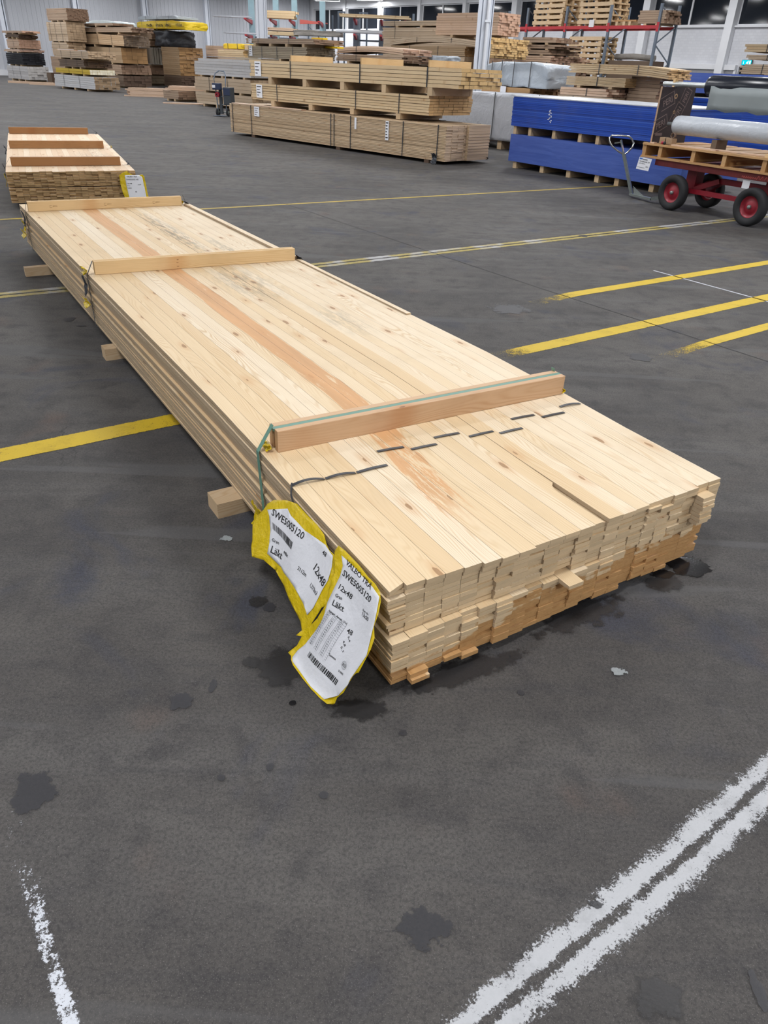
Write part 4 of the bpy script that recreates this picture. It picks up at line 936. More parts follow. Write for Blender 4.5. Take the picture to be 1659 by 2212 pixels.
# K: big back stack with yellow ends
pack('lumber_pack', 'topmost long pack of the back stack by the far column', 2.47, 25.11, 136, 4.45, .75, 2.302, 2.434, 3, 7, 'tan', seed=41, straps=(.9, 3.9), ejit=.03, bearers=4, bh=.044)
pack('lumber_pack', 'second long pack from the top of the back stack', 2.49, 25.09, 136, 4.47, .75, 1.96, 2.258, 6, 7, 'tan', seed=42, straps=(.95, 3.9), ejit=.03)
pack('lumber_pack', 'arched sagging pack in the back stack, bent over a gap', 1.93, 23.27, 136, 3.3, .60, 1.76, 1.88, 3, 5, 'tan', seed=43, straps=(.9, 2.2), sag=lambda x: .10 * math.sin(max(0, min(1, x / 3.3)) * math.pi) - .03, nx=10, ejit=.03)
pack('lumber_pack', 'brown-ended pack under the arched one', 1.66, 23.54, 136, 2.84, .55, 1.50, 1.73, 5, 5, 'orange', seed=44, straps=(1.0, 2.1), ejit=.02)
pack('lumber_pack', 'lower pack under the brown-ended one in the back stack', 1.66, 23.54, 136, 3.0, .60, .06, 1.49, 14, 5, 'tan', seed=45, bearers=3)
pack('stud_pack', 'pack of studs with bright yellow ends right of the far column', 2.28, 22.94, 136, .40, 1.66, 1.49, 1.95, 9, 15, 'yellowend', seed=46, ejit=.04, yj=.0)
pack('stud_pack', 'rosy sawn pack right of the column, above the yellow-ended studs', 2.45, 23.3, 136, 2.2, .95, 2.01, 2.52, 9, 8, 'pinkend', seed=47, ejit=.03, bearers=2, bh=.06)
pack('lumber_pack', 'dark pack carrying the yellow-ended studs', 2.30, 22.97, 136, .44, 1.60, .06, 1.48, 12, 10, 'brown', seed=48, bearers=3)
pack('lumber_pack', 'pack filling the bottom of the tallest back stack', 2.47, 25.11, 136, 4.4, .8, .06, 1.955, 14, 6, 'tan', seed=49, bearers=3)
# R: untidy brown planks before the pallet rack
for k, (cx, cy, L, W, z0, z1, lab) in enumerate(((4.75, 27.3, 1.4, 1.1, 2.02, 2.17, 'ragged top layer of brown planks before the pallet rack'), (4.80, 27.3, 1.5, 1.3, 1.86, 1.97, 'second ragged layer of brown planks before the pallet rack'), (4.7, 27.4, 1.6, 1.5, 1.70, 1.83, 'third ragged layer of brown planks before the pallet rack'), (4.65, 27.47, 1.9, 2.2, 1.44, 1.68, 'wide reddish plank layer lowest of the ragged ones'), (4.65, 27.47, 2.0, 2.2, .06, 1.43, 'dark lower pack under the ragged brown planks'))):
    cx, cy, L, W, z0, z1 = cx * .9, cy * .9, L * .9, W * .9, (1.178 + (z0 - 1.178) * .9 if z0 > .1 else z0), 1.178 + (z1 - 1.178) * .9
    pack('plank_pile', lab, cx, cy, 136, L, W, z0, z1, max(2, int((z1 - z0) / .05)), max(5, int(W / .14)), 'brown' if k != 3 else 'pinkend', 'planks', seed=60 + k, ejit=.13 if k < 4 else .02, rag=.5, gap=.008 if k < 4 else .001, bearers=2 if k in (0, 1, 2) else (2 if k == 4 else 0), bh=(.05, .03, .02, 0, .06)[k] if k != 3 else None)
# P: silver wrapped packs
cyl_wrap('wrapped_pack', 'silver-wrapped pack on a pallet right of the near column', 'wrapped pack', 2.51, 14.98, 130, 1.45, .80, .95, 1.315, M['silverwrap'], 5, .035, straps=(.35, .75, 1.05, 1.3), arch=.03, droop=.03)
cyl_wrap('wrapped_pack', 'large pale-wrapped pack standing behind the blue boards', 'wrapped pack', 2.66, 13.45, 130, 3.0, .82, .14, .86, M['whitewrap'], 6, .022, straps=(.6, 1.6))
def eur_pallet(name, label, cx, cy, ang, z, L=1.2, W=.8, m='pallet', group=None, h=.144):
    t = thing(name, label, 'pallet', (cx, cy, z), R(ang), group)
    k = h / .144; mb = MB(); r = random.Random(int(cx * 100 + z * 50))
    for i, (y0, wd) in enumerate(((0, .145), (.185, .10), (.327, .145), (.515, .10), (.655, .145))): mb.box(0, L, -y0 - wd, -y0, .122 * k, h, r.random())
    mb.box(0, L, -W, -W + .022, .048, .1215, .6); mb.box(0, L, -.022, 0, .048, .1215, .8)
    mb.build('top_deck', M[m], t)
    mb = MB()
    for x in (0, L / 2 - .07, L - .145): MB().box(x, x + .145, -W + .0225, -.0225, .10 * k, .122 * k, r.random()).build('stringer_board', M[m], t)
    for x in (0, L / 2 - .07, L - .145):
        for y in (0, .327, .655): MB().box(x + .02, x + .12, -y - .12, -y - .0225, .0 * k, .10 * k, r.random()).build('block', M[m], t)
    return t
_eur = {}
def pallets(cx, cy, ang, z, n_, m, lab, L=1.2, pitch=.146, jit=.012, group=None, top=''):
    r = random.Random(int(cx * 10 + z)); first_ = None
    for k in range(n_):
        key = (m, L)
        if key not in _eur: _eur[key] = eur_pallet('euro_pallet', '', 0, 0, 0, 0, L, m=m); o = _eur[key]
        else: o = copy_tree(_eur[key])
        o.location = (cx + r.uniform(-jit, jit), cy + r.uniform(-jit, jit), z + k * pitch); o.rotation_euler = (0, 0, R(ang + r.uniform(-1, 1)))
        nm = ['lowest', 'second', 'third', 'fourth', 'fifth', 'sixth', 'seventh', 'eighth'][k]
        tag(o, '%s pallet from the bottom %s' % (nm, lab) if k else 'lowest pallet %s' % lab, 'pallet', group or lab)
p = Vector((2.51, 14.98, 0)) + dirv(130) * .35 + dirv(40) * .0
pallets(p.x, p.y, 130, .80, 1, 'pallet', 'under the silver-wrapped pack')
for i, (a_, b_) in enumerate(((.1, .3), (1.2, 1.4))):
    box_thing('support_block', 'timber block under the pallet of the silver-wrapped pack', 'block', 2.51, 14.98, 130, a_ + .3, b_ + .3, -.75, -.05, .0, .79, 'darkwood', group='blocks under the silver-wrapped pack')
tag_sheet(empty('sign_holder', p + Vector((0, 0, 0)), R(130)), .75, .89, .13, .12, y=.03) if False else None
o = MB().box(-.07, .07, 0, .002, -.07, .07).build('paper_tag', M['paper']); q = p + dirv(130) * .62 + dirv(220) * .03; o.location = (q.x, q.y, .885); o.rotation_euler = (0, 0, R(130)); tag(o, 'white paper tag on the pallet under the silver wrap', 'tag')
for i in range(3):
    box_thing('bearer', 'bearer under the large pale-wrapped pack', 'bearer', 2.66, 13.45, 130, .3 + i * 1.1, .4 + i * 1.1, -.9, -.05, 0, .139, 'bearer', group='bearers under the large pale-wrapped pack')

# ---------------------------------------------------------------- blue boards
def blue_pack(name, label, cx, cy, ang, x0, L, W, z0, z1, nl, m, top=None, seed=3):
    r = random.Random(seed); t = thing(name, label, 'board pack', (cx, cy, 0), R(ang)); mb = MB(); h = (z1 - z0) / nl
    for l in range(nl):
        dx, dy = r.uniform(-.006, .006), r.uniform(-.004, .004); mb.box(x0 + dx, L + dx, -W + dy, dy, z0 + l * h, z0 + (l + 1) * h - .001, r.random() if r.random() < .6 else .5)
    mb.build('boards', M[m], t)['kind'] = 'stuff'
    if top: MB().box(x0 - .003, L + .003, -W - .004, .004, z1 - .002, z1 + .012).build('top_cover', M[top], t, bevel=.003)
    return t
BA = 125.46
b1 = blue_pack('blue_board_pack', 'lower blue board pack, film covered, standing on bearers by the trolley', 3.1, 9.62, BA, -.30, 2.63, 1.15, .088, .433, 1, 'bluewrap')
b2 = blue_pack('blue_board_pack', 'upper pack of bright blue boards with a pale top sheet', 3.0, 9.76, BA, -.32, 2.48, 1.15, .536, .895, 18, 'blue', top='whitewrap')
mb = MB(); r = random.Random(4)
for k in range(14): x = 1.72 + r.uniform(-.03, .03); z = .62 + k * .011; mb.box(x, x + r.uniform(.015, .035), .0045, .0052, z, z + .008)
mb.build('scuff_mark', M['paper'], b2)
for i, x in enumerate((.08, .62, .95, 1.45, 1.95, 2.5)):
    box_thing('bearer', ['first', 'second', 'third', 'fourth', 'fifth', 'sixth'][5 - i] + ' small bearer block from the left under the lower blue pack', 'bearer', 3.1, 9.62, BA, x - .03 * 1, x + .04, -1.12, -.02, 0, .087, 'bearer', group='bearers under the lower blue pack', bid=.3 * (i % 3))
for i, x in enumerate((.10, .85, 1.15, 1.62, 2.08, 2.38)):
    box_thing('bearer', ['first', 'second', 'third', 'fourth', 'fifth', 'sixth'][5 - i] + ' small bearer from the left between the two blue packs', 'bearer', 3.0, 9.76, BA, x, x + .055, -1.10, -.02, .434, .535, 'bearer', group='bearers between the blue packs', bid=.3 * (i % 3))
# blue stack further back on the right
bb = Vector((4.85, 14.46, 0)) + dirv(130) * .44
for nm, z0, z1, m, top, lab in (('blue_board_pack', .06, .50, 'blue', None, 'lowest blue pack in the far right stack'), ('blue_board_pack', .56, .93, 'blue', 'whitewrap', 'blue pack with white cover, second in the far right stack'), ('blue_board_pack', 1.00, 1.29, 'bluewrap', None, 'topmost blue pack in the far right stack, behind the rolls')):
    blue_pack(nm, lab, bb.x, bb.y, -50, 0, 4.0, -1.1, z0, z1, 12 if m == 'blue' else 1, m, top)
for z0, h, w_ in ((0, .06, 'lowest'), (.501, .058, 'second'), (.943, .056, 'topmost')):
    for x in (.4, 1.6, 2.8): box_thing('bearer', 'bearer under the %s blue pack in the far right stack' % w_, 'bearer', bb.x, bb.y, -50, x, x + .08, .02, 1.08, z0, z0 + h, 'bearer', group='bearers under the %s far blue pack' % w_)
# beige slatted bundle between trolley load and far blue stack
pack('lumber_pack', 'beige slat bundle just behind the white roll', 4.3, 12.0, 125, 1.1, .5, .45, .78, 8, 4, 'tan', seed=71)
box_thing('support_block', 'dark base under the beige slat bundle', 'block', 4.3, 12.0, 125, .1, 1.0, -.48, -.02, 0, .449, 'darkwood')

# ---------------------------------------------------------------- pale packs behind the blue boards
pack('lumber_pack', 'splayed pack of pale planks topping the stack behind the blue boards', 4.05, 13.14, 130, 1.9, .62, 1.215, 1.35, 5, 7, 'tanend', seed=72, ejit=.03, straps=(.55, 1.3), sm='strap_grey', bearers=0, sag=lambda x: -.04 * max(0, .5 - x) * 2, nx=6, tags=())
pack('lumber_pack', 'pale cladding pack with a white and yellow tag, behind the blue boards', 3.57, 13.72, 130, 1.2, .72, 1.035, 1.165, 8, 6, 'tanend', seed=73, ejit=.006, straps=(.55,), bearers=0)
pack('lumber_pack', 'ragged-ended plank pack lowest in view behind the blue boards', 3.45, 13.85, 130, 1.15, .82, .885, 1.0, 3, 9, 'pinkend', seed=74, ejit=.05, straps=(.55,), rag=.6, gap=.004)
for i, x in enumerate((.25, .9)):
    box_thing('bearer', 'bearer under the pale cladding pack behind the blue boards', 'bearer', 3.57, 13.72, 130, x, x + .07, -.68, -.02, 1.001, 1.034, 'bearer', group='bearers under the pale cladding pack')
pack('lumber_pack', 'brown rough-ended pack beside the plywood sheet', 4.10, 13.55, 130, .58, .55, .80, 1.20, 8, 5, 'brown', seed=75, ejit=.03, rag=.4)
pack('lumber_pack', 'hidden lower pack under the ragged-ended planks', 3.45, 13.85, 130, 1.15, .82, .06, .88, 9, 6, 'tan', seed=76, bearers=2)
box_thing('support_block', 'dark base under the brown rough-ended pack', 'block', 4.10, 13.55, 130, .03, .56, -.53, -.02, 0, .799, 'darkwood')
o = crumple(None, 0, 0, 0, .07, .03, .17, M['paper'], 77, 'paper_tag'); p = Vector((3.57, 13.72, 0)) + dirv(40) * .40 + dirv(-50) * .03; o.location = (p.x, p.y, 1.09); o.rotation_euler = (0, 0, R(40)); tag(o, 'white crumpled tag hanging on the end of the pale cladding pack', 'tag')
o = crumple(None, 0, 0, 0, .05, .03, .05, M['yellow_film'], 78, 'film_scrap'); o.location = (p.x, p.y, .985); o.rotation_euler = (0, 0, R(40)); tag(o, 'yellow scrap of film below the white tag', 'film scrap')

# ---------------------------------------------------------------- left: grey-white stack and small piles
GA_ = (-6.016, 24.56)
def gstack(dx): 
    p = Vector((GA_[0], GA_[1], 0)) - dirv(136) * dx; return p.x, p.y
gx, gy = gstack(2.7)
pack('timber_pack', 'white-grey beam pack left of the middle stack', gx, gy, 136, 2.7, 1.0, .79, 1.13, 5, 7, 'whitebeam', seed=81, ejit=.03, bearers=5, bh=.045)
pack('timber_pack', 'thin layer of white beams lying on the white-grey beam pack', gx, gy, 136, 2.5, 1.0, 1.131, 1.20, 1, 7, 'whitebeam', seed=82, ejit=.06)
pack('lumber_pack', 'pale knotty stud pack left of the middle stack, under the white beams', gx, gy, 136, 2.77, 1.0, .41, .744, 4, 8, 'tan', seed=83, straps=(1.1, 2.0), ejit=.03, bearers=3, bh=.05)
pack('lumber_pack', 'lowest pale pack left of the middle stack, behind the hand truck', gx, gy, 136, 2.75, 1.0, .07, .36, 4, 8, 'tan', seed=84, straps=(1.4,), ejit=.03, bearers=4, blabel='bearer under the lowest pale pack behind the hand truck')
pack('lumber_pack', 'grey cladding pack end showing right of the white beams', gx + .25, gy + .3, 136, 1.2, .8, 1.205, 1.25, 1, 5, 'greywood', seed=85)
# pale pile and yellow cladding further back
y0 = Vector((-4.9, 26.3, 0))
pack('lumber_pack', 'small pile of pale offcuts under the yellow cladding', y0.x, y0.y, 136, 1.35, .7, 1.26, 1.46, 4, 4, 'yellowend', 'lumber pack', seed=86, ejit=.08, gap=.006)
cyl_wrap('yellow_cladding', 'bright yellow cladding bundle on the pale offcuts', 'cladding bundle', y0.x, y0.y, 136, 1.05, .5, 1.48, 1.62, M['yellow_block'], 8, .008, straps=(.3, .8))
o = box_thing('loose_board', 'pale board end right of the yellow cladding', 'board', y0.x, y0.y, 136, -.25, .1, -.45, -.05, 1.47, 1.60, 'yellowend')
pack('lumber_pack', 'mixed dark pack under the pale offcuts', y0.x, y0.y, 136, 1.4, .8, .06, 1.25, 12, 5, 'brown', seed=87, bearers=2)

# ---------------------------------------------------------------- far left stacks
def stack(rows):
    for k, (nm, lab, cx, cy, L, W, z0, z1, nl, nc, mat, kw) in enumerate(rows):
        if z0 > .03 and kw.pop('b', 1): kw['bearers'] = kw.get('bearers', 3)
        pack(nm, lab, cx, cy, 136, L, W, z0, z1, nl, nc, mat, seed=100 + int(cx * -7 + z0 * 31), **kw)
S_ = [
 ('timber_pack', 'white-faced pack at the bottom of the leftmost stack by the wall', -16.54, 37.28, 2.25, .95, .10, .607, 5, 7, 'whitebeam', dict(straps=(.8, 1.6), ejit=.03)),
 ('board_pack', 'black pack in the leftmost stack by the wall', -16.75, 37.5, 1.80, .99, .66, 1.10, 6, 7, 'blackwood', dict(ejit=.03, bh=.05, straps=(.9,))),
 ('board_pack', 'single thin layer of planks above the black pack', -16.83, 37.56, 1.76, 1.09, 1.15, 1.24, 2, 7, 'pinkend', dict(ejit=.08, bh=.045)),
 ('board_pack', 'pink-ended pack in the leftmost stack', -16.80, 37.53, 1.33, .96, 1.28, 1.61, 4, 8, 'pinkend', dict(ejit=.02, bh=.035, straps=(.6,))),
 ('board_pack', 'dark bowed pack near the top of the leftmost stack', -16.73, 37.46, 1.50, .85, 1.645, 1.77, 3, 6, 'darkwood', dict(ejit=.06, bh=.03, sag=lambda x: .06 * math.sin(x / 1.5 * 3.14), nx=8)),
 ('board_pack', 'wide top layer of planks on the leftmost stack', -16.38, 37.13, 2.22, .78, 1.85, 1.93, 2, 5, 'pinkend', dict(ejit=.12, bh=.05)),
 ('timber_pack', 'white board pack lowest in the big left stack', -11.22, 30.67, 3.37, .97, .07, .47, 6, 6, 'whitewood', dict(straps=(1.2, 2.5), ejit=.04, bearers=3, blabel='block under the white board pack of the big left stack')),
 ('stud_pack', 'yellow-wrapped stud pack with white ends in the big left stack', -11.40, 30.85, 2.87, .98, .53, .69, 2, 10, 'yellowstud', dict(straps=(.6, 1.7), ejit=.01, bh=.055)),
 ('board_pack', 'dark weathered pack above the yellow studs', -11.65, 31.1, 2.1, 1.07, .745, .985, 4, 7, 'darkwood', dict(ejit=.05, bh=.05, straps=(.6, 1.5))),
 ('board_pack', 'brown pack third from the top in the front left stack', -11.36, 30.81, 2.86, 1.06, 1.03, 1.26, 4, 9, 'tan', dict(ejit=.03, bh=.04, straps=(.5, 1.4, 2.2), sm='strap_grey')),
 ('board_pack', 'topmost boxy brown pack of the tall tower', -14.01, 36.25, 1.91, .95, 2.34, 2.77, 9, 10, 'brown', dict(ejit=.03, bh=.04)),
 ('board_pack', 'pale squared pack second in the tall tower', -14.16, 36.39, 1.90, .82, 1.60, 2.295, 8, 6, 'tan', dict(straps=(.5, 1.1, 1.6), ejit=.02, bh=.03)),
 ('board_pack', 'third pack in the tall tower', -14.28, 36.51, 1.55, .8, 1.09, 1.565, 6, 6, 'tan', dict(straps=(.8,), ejit=.05, bh=.05)),
 ('board_pack', 'lowest pack in the tall tower', -14.28, 36.51, 1.9, .9, .06, 1.035, 8, 6, 'brown', dict(ejit=.03)),
 ('board_pack', 'long pale pack with grey gridded ends, high in the left row', -11.45, 35.23, 5.18, 1.17, 1.50, 1.87, 6, 12, 'tangrid', dict(straps=(1.0, 2.2, 3.5), ejit=.02, bh=.04, sag=lambda x: .05 * math.sin(max(0, min(1, x / 5.18)) * math.pi), nx=8)),
 ('board_pack', 'long pack with square orange ends in the left row', -11.67, 35.45, 4.97, 1.17, .90, 1.455, 4, 5, 'orange', dict(straps=(1.0, 3.0), ejit=.015, bh=.05, sm='strap_grey')),
 ('board_pack', 'rough brown-ended pack under the orange-ended one', -11.80, 35.6, 2.6, 1.36, .50, .845, 4, 9, 'brown', dict(ejit=.05, bh=.04)),
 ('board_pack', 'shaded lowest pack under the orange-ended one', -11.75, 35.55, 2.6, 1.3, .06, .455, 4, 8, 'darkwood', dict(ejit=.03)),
 ('board_pack', 'long ragged pack on top of the gridded-end pack', -10.88, 34.68, 6.0, .95, 1.955, 2.13, 3, 8, 'brown', dict(ejit=.10, rag=.4, bh=.03, straps=(3.4, 4.6), sag=lambda x: .03, nx=3)),
 ('board_pack', 'flat brown board pack with white tag, upper left row', -11.99, 35.75, 2.95, .95, 2.215, 2.30, 2, 6, 'brown', dict(ejit=.02, bh=.04, tags=((2.85, 2.25, .12, .14),))),
 ('block_pack', 'pale grey pack with striped square ends and a dark tear', -11.78, 40.03, 1.9, 1.35, .875, 1.557, 1, 10, 'greyend', dict(ejit=.01, gap=.03, bh=.05)),
 ('board_pack', 'brown pack under the striped grey pack', -12.01, 40.25, 1.9, 1.21, .46, .82, 5, 8, 'brown', dict(ejit=.02, bh=.04)),
 ('block_pack', 'grey lowest pack under the striped grey pack', -12.02, 40.25, 1.9, 1.12, .08, .415, 3, 8, 'greywood', dict(ejit=.01)),
 ('board_pack', 'brown pack resting on the striped grey pack', -11.79, 40.03, 1.9, 1.29, 1.60, 1.81, 3, 5, 'brown', dict(ejit=.03, bh=.04)),
 ('board_pack', 'mottled brown pack right under the yellow wrap', -11.63, 39.88, 1.9, 1.15, 1.865, 2.20, 4, 9, 'brown', dict(ejit=.04, bh=.05)),
 ('board_pack', 'tall orange-brown pack with layered ends behind the loose boards', -10.04, 38.35, 1.5, 1.25, .50, 1.587, 14, 7, 'orange', dict(ejit=.03, b=0)),
 ('board_pack', 'lowest pack under the tall orange-brown one', -10.04, 38.35, 1.5, 1.2, .06, .495, 5, 7, 'darkwood', dict(ejit=.03)),
]
M['yellowstud'] = wood('yellow printed studs', srgb(196, 168, 58), srgb(206, 178, 64), srgb(216, 190, 80), end=srgb(222, 214, 190), knots=0)
M['tangrid'] = wood('pale planks grey ends', srgb(190, 160, 126), srgb(202, 172, 138), srgb(210, 184, 150), end=srgb(134, 116, 98), knots=.3)
M['greyend'] = wood('light grey blocks', srgb(120, 112, 102), srgb(130, 122, 112), srgb(140, 132, 120), end=srgb(172, 166, 152), knots=0)
stack(S_)
o = crumple(None, 0, 0, 0, .22, .05, .2, M['blackwrap'], 90, 'film_scrap'); p = Vector((-11.78, 40.03, 0)) + dirv(46) * .7 + dirv(-44) * .05; o.location = (p.x, p.y, 1.38); o.rotation_euler = (0, 0, R(46)); tag(o, 'dark torn film hanging on the striped grey pack', 'film scrap')
for k, (x0, x1, y, z) in enumerate(((1.2, 3.2, -.1, 1.262), (.7, 2.4, -.3, 1.262), (1.5, 2.9, -.2, 1.285))):
    box_thing('loose_board', ['long', 'middle', 'upper'][k] + ' pale loose board lying on the brown pack of the front left stack', 'board', -11.36, 30.81, 136, x0, x1, y - .1, y, z, z + .02, 'whitewood' if k else 'pinkend')
for k, (x0, x1) in enumerate(((.9, 1.35), (1.45, 1.9), (1.95, 2.25))):
    box_thing('batten', 'orange-yellow batten standing on the long pale pack, %s of three' % ['rightmost', 'middle', 'leftmost'][k], 'batten', -11.2, 35.0, 136, x0 * 1.3, x1 * 1.3, -.06, 0, 2.02, 2.14, 'batten_light') if False else None
# wrapped packs on top of the left row
cyl_wrap('wrapped_pack', 'yellow-wrapped pack with black print, high in the left row', 'wrapped pack', -9.54, 37.86, 136, 4.1, 1.15, 2.23, 2.53, M['yellowwrap'], 11, .05, straps=(1.4, 2.3, 3.6), arch=.05)
cyl_wrap('wrapped_pack', 'grey-wrapped pack with wood on top, above the yellow wrap', 'wrapped pack', -10.0, 38.3, 136, 3.3, 1.1, 2.63, 2.75, M['silverwrap'], 12, .03, straps=(.6, 1.6, 2.6), sm='strap_black')
cyl_wrap('wrapped_pack', 'pale printed wrap left of the yellow-wrapped pack', 'wrapped pack', -13.1, 38.9, 136, 2.6, 1.2, 2.13, 2.45, M['palewrap'], 13, .05, arch=.05)
cyl_wrap('tarp', 'black tarp draped below the yellow-wrapped pack', 'tarp', -10.6, 38.9, 136, 1.2, 1.4, 1.60, 2.21, M['blackwrap'], 14, .07)
pack('lumber_pack', 'hidden tall support under the pale printed wrap', -13.1, 38.9, 136, 2.5, 1.1, .06, 2.12, 12, 6, 'brown', seed=160, bearers=3)
pack('lumber_pack', 'rosy pack with thin layers right of the black tarp', -8.1, 38.8, 136, 1.5, 1.1, 1.30, 1.72, 6, 7, 'pinkend', seed=161, ejit=.03)
pack('lumber_pack', 'brown pack under the rosy one', -7.9, 38.7, 136, 1.8, 1.3, .06, 1.29, 10, 7, 'brown', seed=162, bearers=3)
mb = MB(); f = lambda u, v: (u, .075, v)
for s_, a, b, z in (('VIDA', 3.05, 2.55, 2.36), ('TIMBER', 2.15, 1.45, 2.36), ('VIDA', .95, .55, 2.30)):
    text_on(mb, s_, (a, z), (b, z), .13, lambda u, v: (u, .078, 2 * z - v))
# (print on the yellow wrap is a row of unreadable black marks)
mb = MB(); r = random.Random(3)
for x0, n_ in ((3.1, 6), (2.3, 7), (1.5, 6), (.6, 6)):
    for k in range(n_):
        x = x0 - k * .085; mb.box(x - r.uniform(.02, .035), x, .07, .078, 2.35, 2.35 + r.uniform(.07, .12)); 
        if r.random() < .6: mb.box(x - .06, x, .07, .078, 2.35 + r.choice((0, .05, .10)), 2.37 + r.choice((0, .05, .09)))
yw = [o for o in bpy.data.objects if o.get('label') == 'yellow-wrapped pack with black print, high in the left row'][0]; mb.build('printed_mark', M['ink'], yw)
# loose boards on the floor at the left
def loose(lab, x, y, ang, L, n_, z, m, wd=.10, th=.03, seed=1, fan=2.0, grp=None):
    r = random.Random(seed)
    for k in range(n_):
        zz = z + (k // 3) * (th + .001); o = MB().box(0, L + r.uniform(-.2, .2), -wd, 0, 0, th, r.random()).build('loose_board', M[m])
        off = (k % 3) * (wd + .03); p = Vector((x, y, zz)) + dirv(ang - 90) * -off + dirv(ang) * r.uniform(-.15, .15); o.location = p; o.rotation_euler = (0, 0, R(ang + r.uniform(-fan, fan) * .3)); tag(o, ['front', 'middle', 'rear'][k % 3] + ' %s-layer ' % ['bottom', 'second', 'third', 'fourth', 'fifth', 'sixth', 'seventh'][k // 3] + lab, 'board', grp or lab)
loose('pale board of the fanned floor heap before the left row', -9.35, 28.6, 10, 2.5, 21, 0, 'pinkend', th=.036, seed=2)
loose('board of the small heap behind the fanned heap', -8.9, 30.4, 8, 1.8, 15, 0, 'pinkend', seed=3)
loose('pale loose board left of the knotty stud pack', -7.4, 26.6, 6, 1.35, 12, .30, 'pinkend', seed=4)
pack('lumber_pack', 'brown-ended short pack under the pale loose boards', -7.0, 26.2, 136, .9, .9, .06, .29, 4, 6, 'brown', seed=170, bearers=2)
loose('flat board on the floor before the brown-ended short pack', -7.0, 24.9, 6, 1.0, 3, 0, 'pinkend', seed=5)
for k, (x, y, L) in enumerate(((-16.9, 36.0, 2.0), (-15.6, 35.1, 1.9))):
    o = MB().box(0, L, 0, .12, 0, .08, .6).build('timber', M['pinkend']); o.location = (x, y, 0); o.rotation_euler = (0, 0, R(-2)); tag(o, ['long timber on the floor before the leftmost stack', 'shorter timber on the floor between the two left stacks'][k], 'timber')
box_thing('board_pack', 'dark short pack between leftmost stack and big left stack', 'board pack', -15.35, 36.9, 136, 0, .45, -.42, 0, 0, .42, 'darkwood')

# ---------------------------------------------------------------- pallet rack before the window wall
RK = Vector((6.181, 25.5, 0)); RW = -50.3
rack = thing('pallet_rack', 'grey and red pallet rack before the window wall', 'pallet rack', RK, R(RW))
FR = [-5.2, -3.57, -1.99, -.37, 1.30]; DP = .85
for s in FR:
    for y in (0, DP):
        mb = MB(); mb.box(s - .035, s + .035, y - .03, y + .03, 0, 2.95); mb.build('upright', M['rackgrey'], rack)
    mb = MB(); zz = .2
    while zz < 2.6:
        mb.bar((s, 0, zz), (s, DP, zz + .45), .02, .03); mb.bar((s, DP, zz + .45), (s, 0, zz + .9), .02, .03); zz += .9
    mb.build('brace', M['rackgrey'], rack)
    MB().box(s - .04, s + .04, -.034, -.031, 2.30, 2.52).build('beam_bracket', M['rackred'], rack)
for a, b in zip(FR[:-1], FR[1:]):
    for y in (0, DP): MB().box(a + .036, b - .036, y - .025, y + .025, 2.37, 2.45).build('beam', M['rackred'], rack)
def rp(s, y, z=0): p = RK + dirv(RW) * s + dirv(RW + 90) * y; p.z = z; return p
p = rp(-3.36, 0.03); pallets(p.x, p.y, RW, 2.451, 6, 'pallet_pale', 'on the rack shelf, left pile of pale pallets') if False else None
def rpallets(s, y, z, n_, m, lab, L=1.2, **k):
    p = rp(s, y + .8); pallets(p.x, p.y, RW, z, n_, m, lab, L, **k)
rpallets(-3.33, 0, 2.451, 5, 'pallet_pale', 'in the left pile on the rack shelf')
rpallets(-1.55, 0, 2.451, 5, 'pallet_pale', 'in the middle pile on the rack shelf')
rpallets(-1.76, .0, 1.02, 8, 'pallet_pale', 'in the pile standing under the rack beam')
for k in range(7):
    pass
o = MB().box(0, 1.2, 0, .8, 0, 1.019).build('crate', M['darkwood'], bevel=.01); o.location = rp(-1.76, 0); o.rotation_euler = (0, 0, R(RW)); tag(o, 'dark crate under the pallet pile below the rack beam', 'crate')
def roll_thing(name, lab, cat, pts, r_, m, smooth=True, caps=True, n_=20):
    o = MB().tube(pts, r_, n_, caps=caps).build(name, M[m] if isinstance(m, str) else m, smooth=False)
    for pl in o.data.polygons: pl.use_smooth = len(pl.vertices) == 4
    return tag(o, lab, cat)
t = thing('hose_coil', 'coiled olive hose with a dark sheet on the rack shelf', 'hose coil', rp(-4.35, .3, 2.46), R(RW))
mb = MB()
for k in range(5): mb.tube([(.17 * math.cos(a) * (1 - .1 * k), .02 * k + .01 * math.sin(3 * a), .15 + .13 * math.sin(a) * (1 - .1 * k)) for a in [i * math.pi / 10 for i in range(21)]], .012, 6, caps=False)
mb.build('hose', M['green_coil'], t)
cyl_wrap('folded_tarp', 'folded dark tarp left of the hose coil on the shelf', 'tarp', rp(-5.1, .15).x, rp(-5.1, .15).y, RW, .62, -.4, 2.452, 2.62, M['blackwrap'], 15, .03)
pack('board_pack', 'bowed bundle of brown planks at the right end of the rack shelf', rp(.60, .05).x, rp(.6, .05).y, RW, .85, -.7, 2.50, 2.80, 6, 6, 'brown', seed=180, ejit=.05, rag=.3) if False else None
pack('board_pack', 'bowed bundle of brown planks at the right end of the rack shelf', rp(1.45, .02).x, rp(1.45, .02).y, RW + 180, .85, .75, 2.49, 2.80, 6, 7, 'brown', seed=180, ejit=.06, rag=.3, bearers=2, bh=.038)
t = thing('broken_pallet', 'broken pale pallet pieces on the rack shelf between piles and planks', 'pallet', rp(-.28, .1, 2.452), R(RW)); mb = MB()
mb.box(0, .75, 0, .1, .10, .14, .5); mb.box(0, .6, .4, .5, .10, .13, .8); mb.build('deck_board', M['pallet'], t); mb = MB()
for x in (.05, .3, .5): mb.box(x, x + .08, 0, .5, 0, .10, .6)
mb.bar((.1, .1, .13), (.25, .3, .30), .04, .03); mb.build('block', M['pallet_pale'], t)
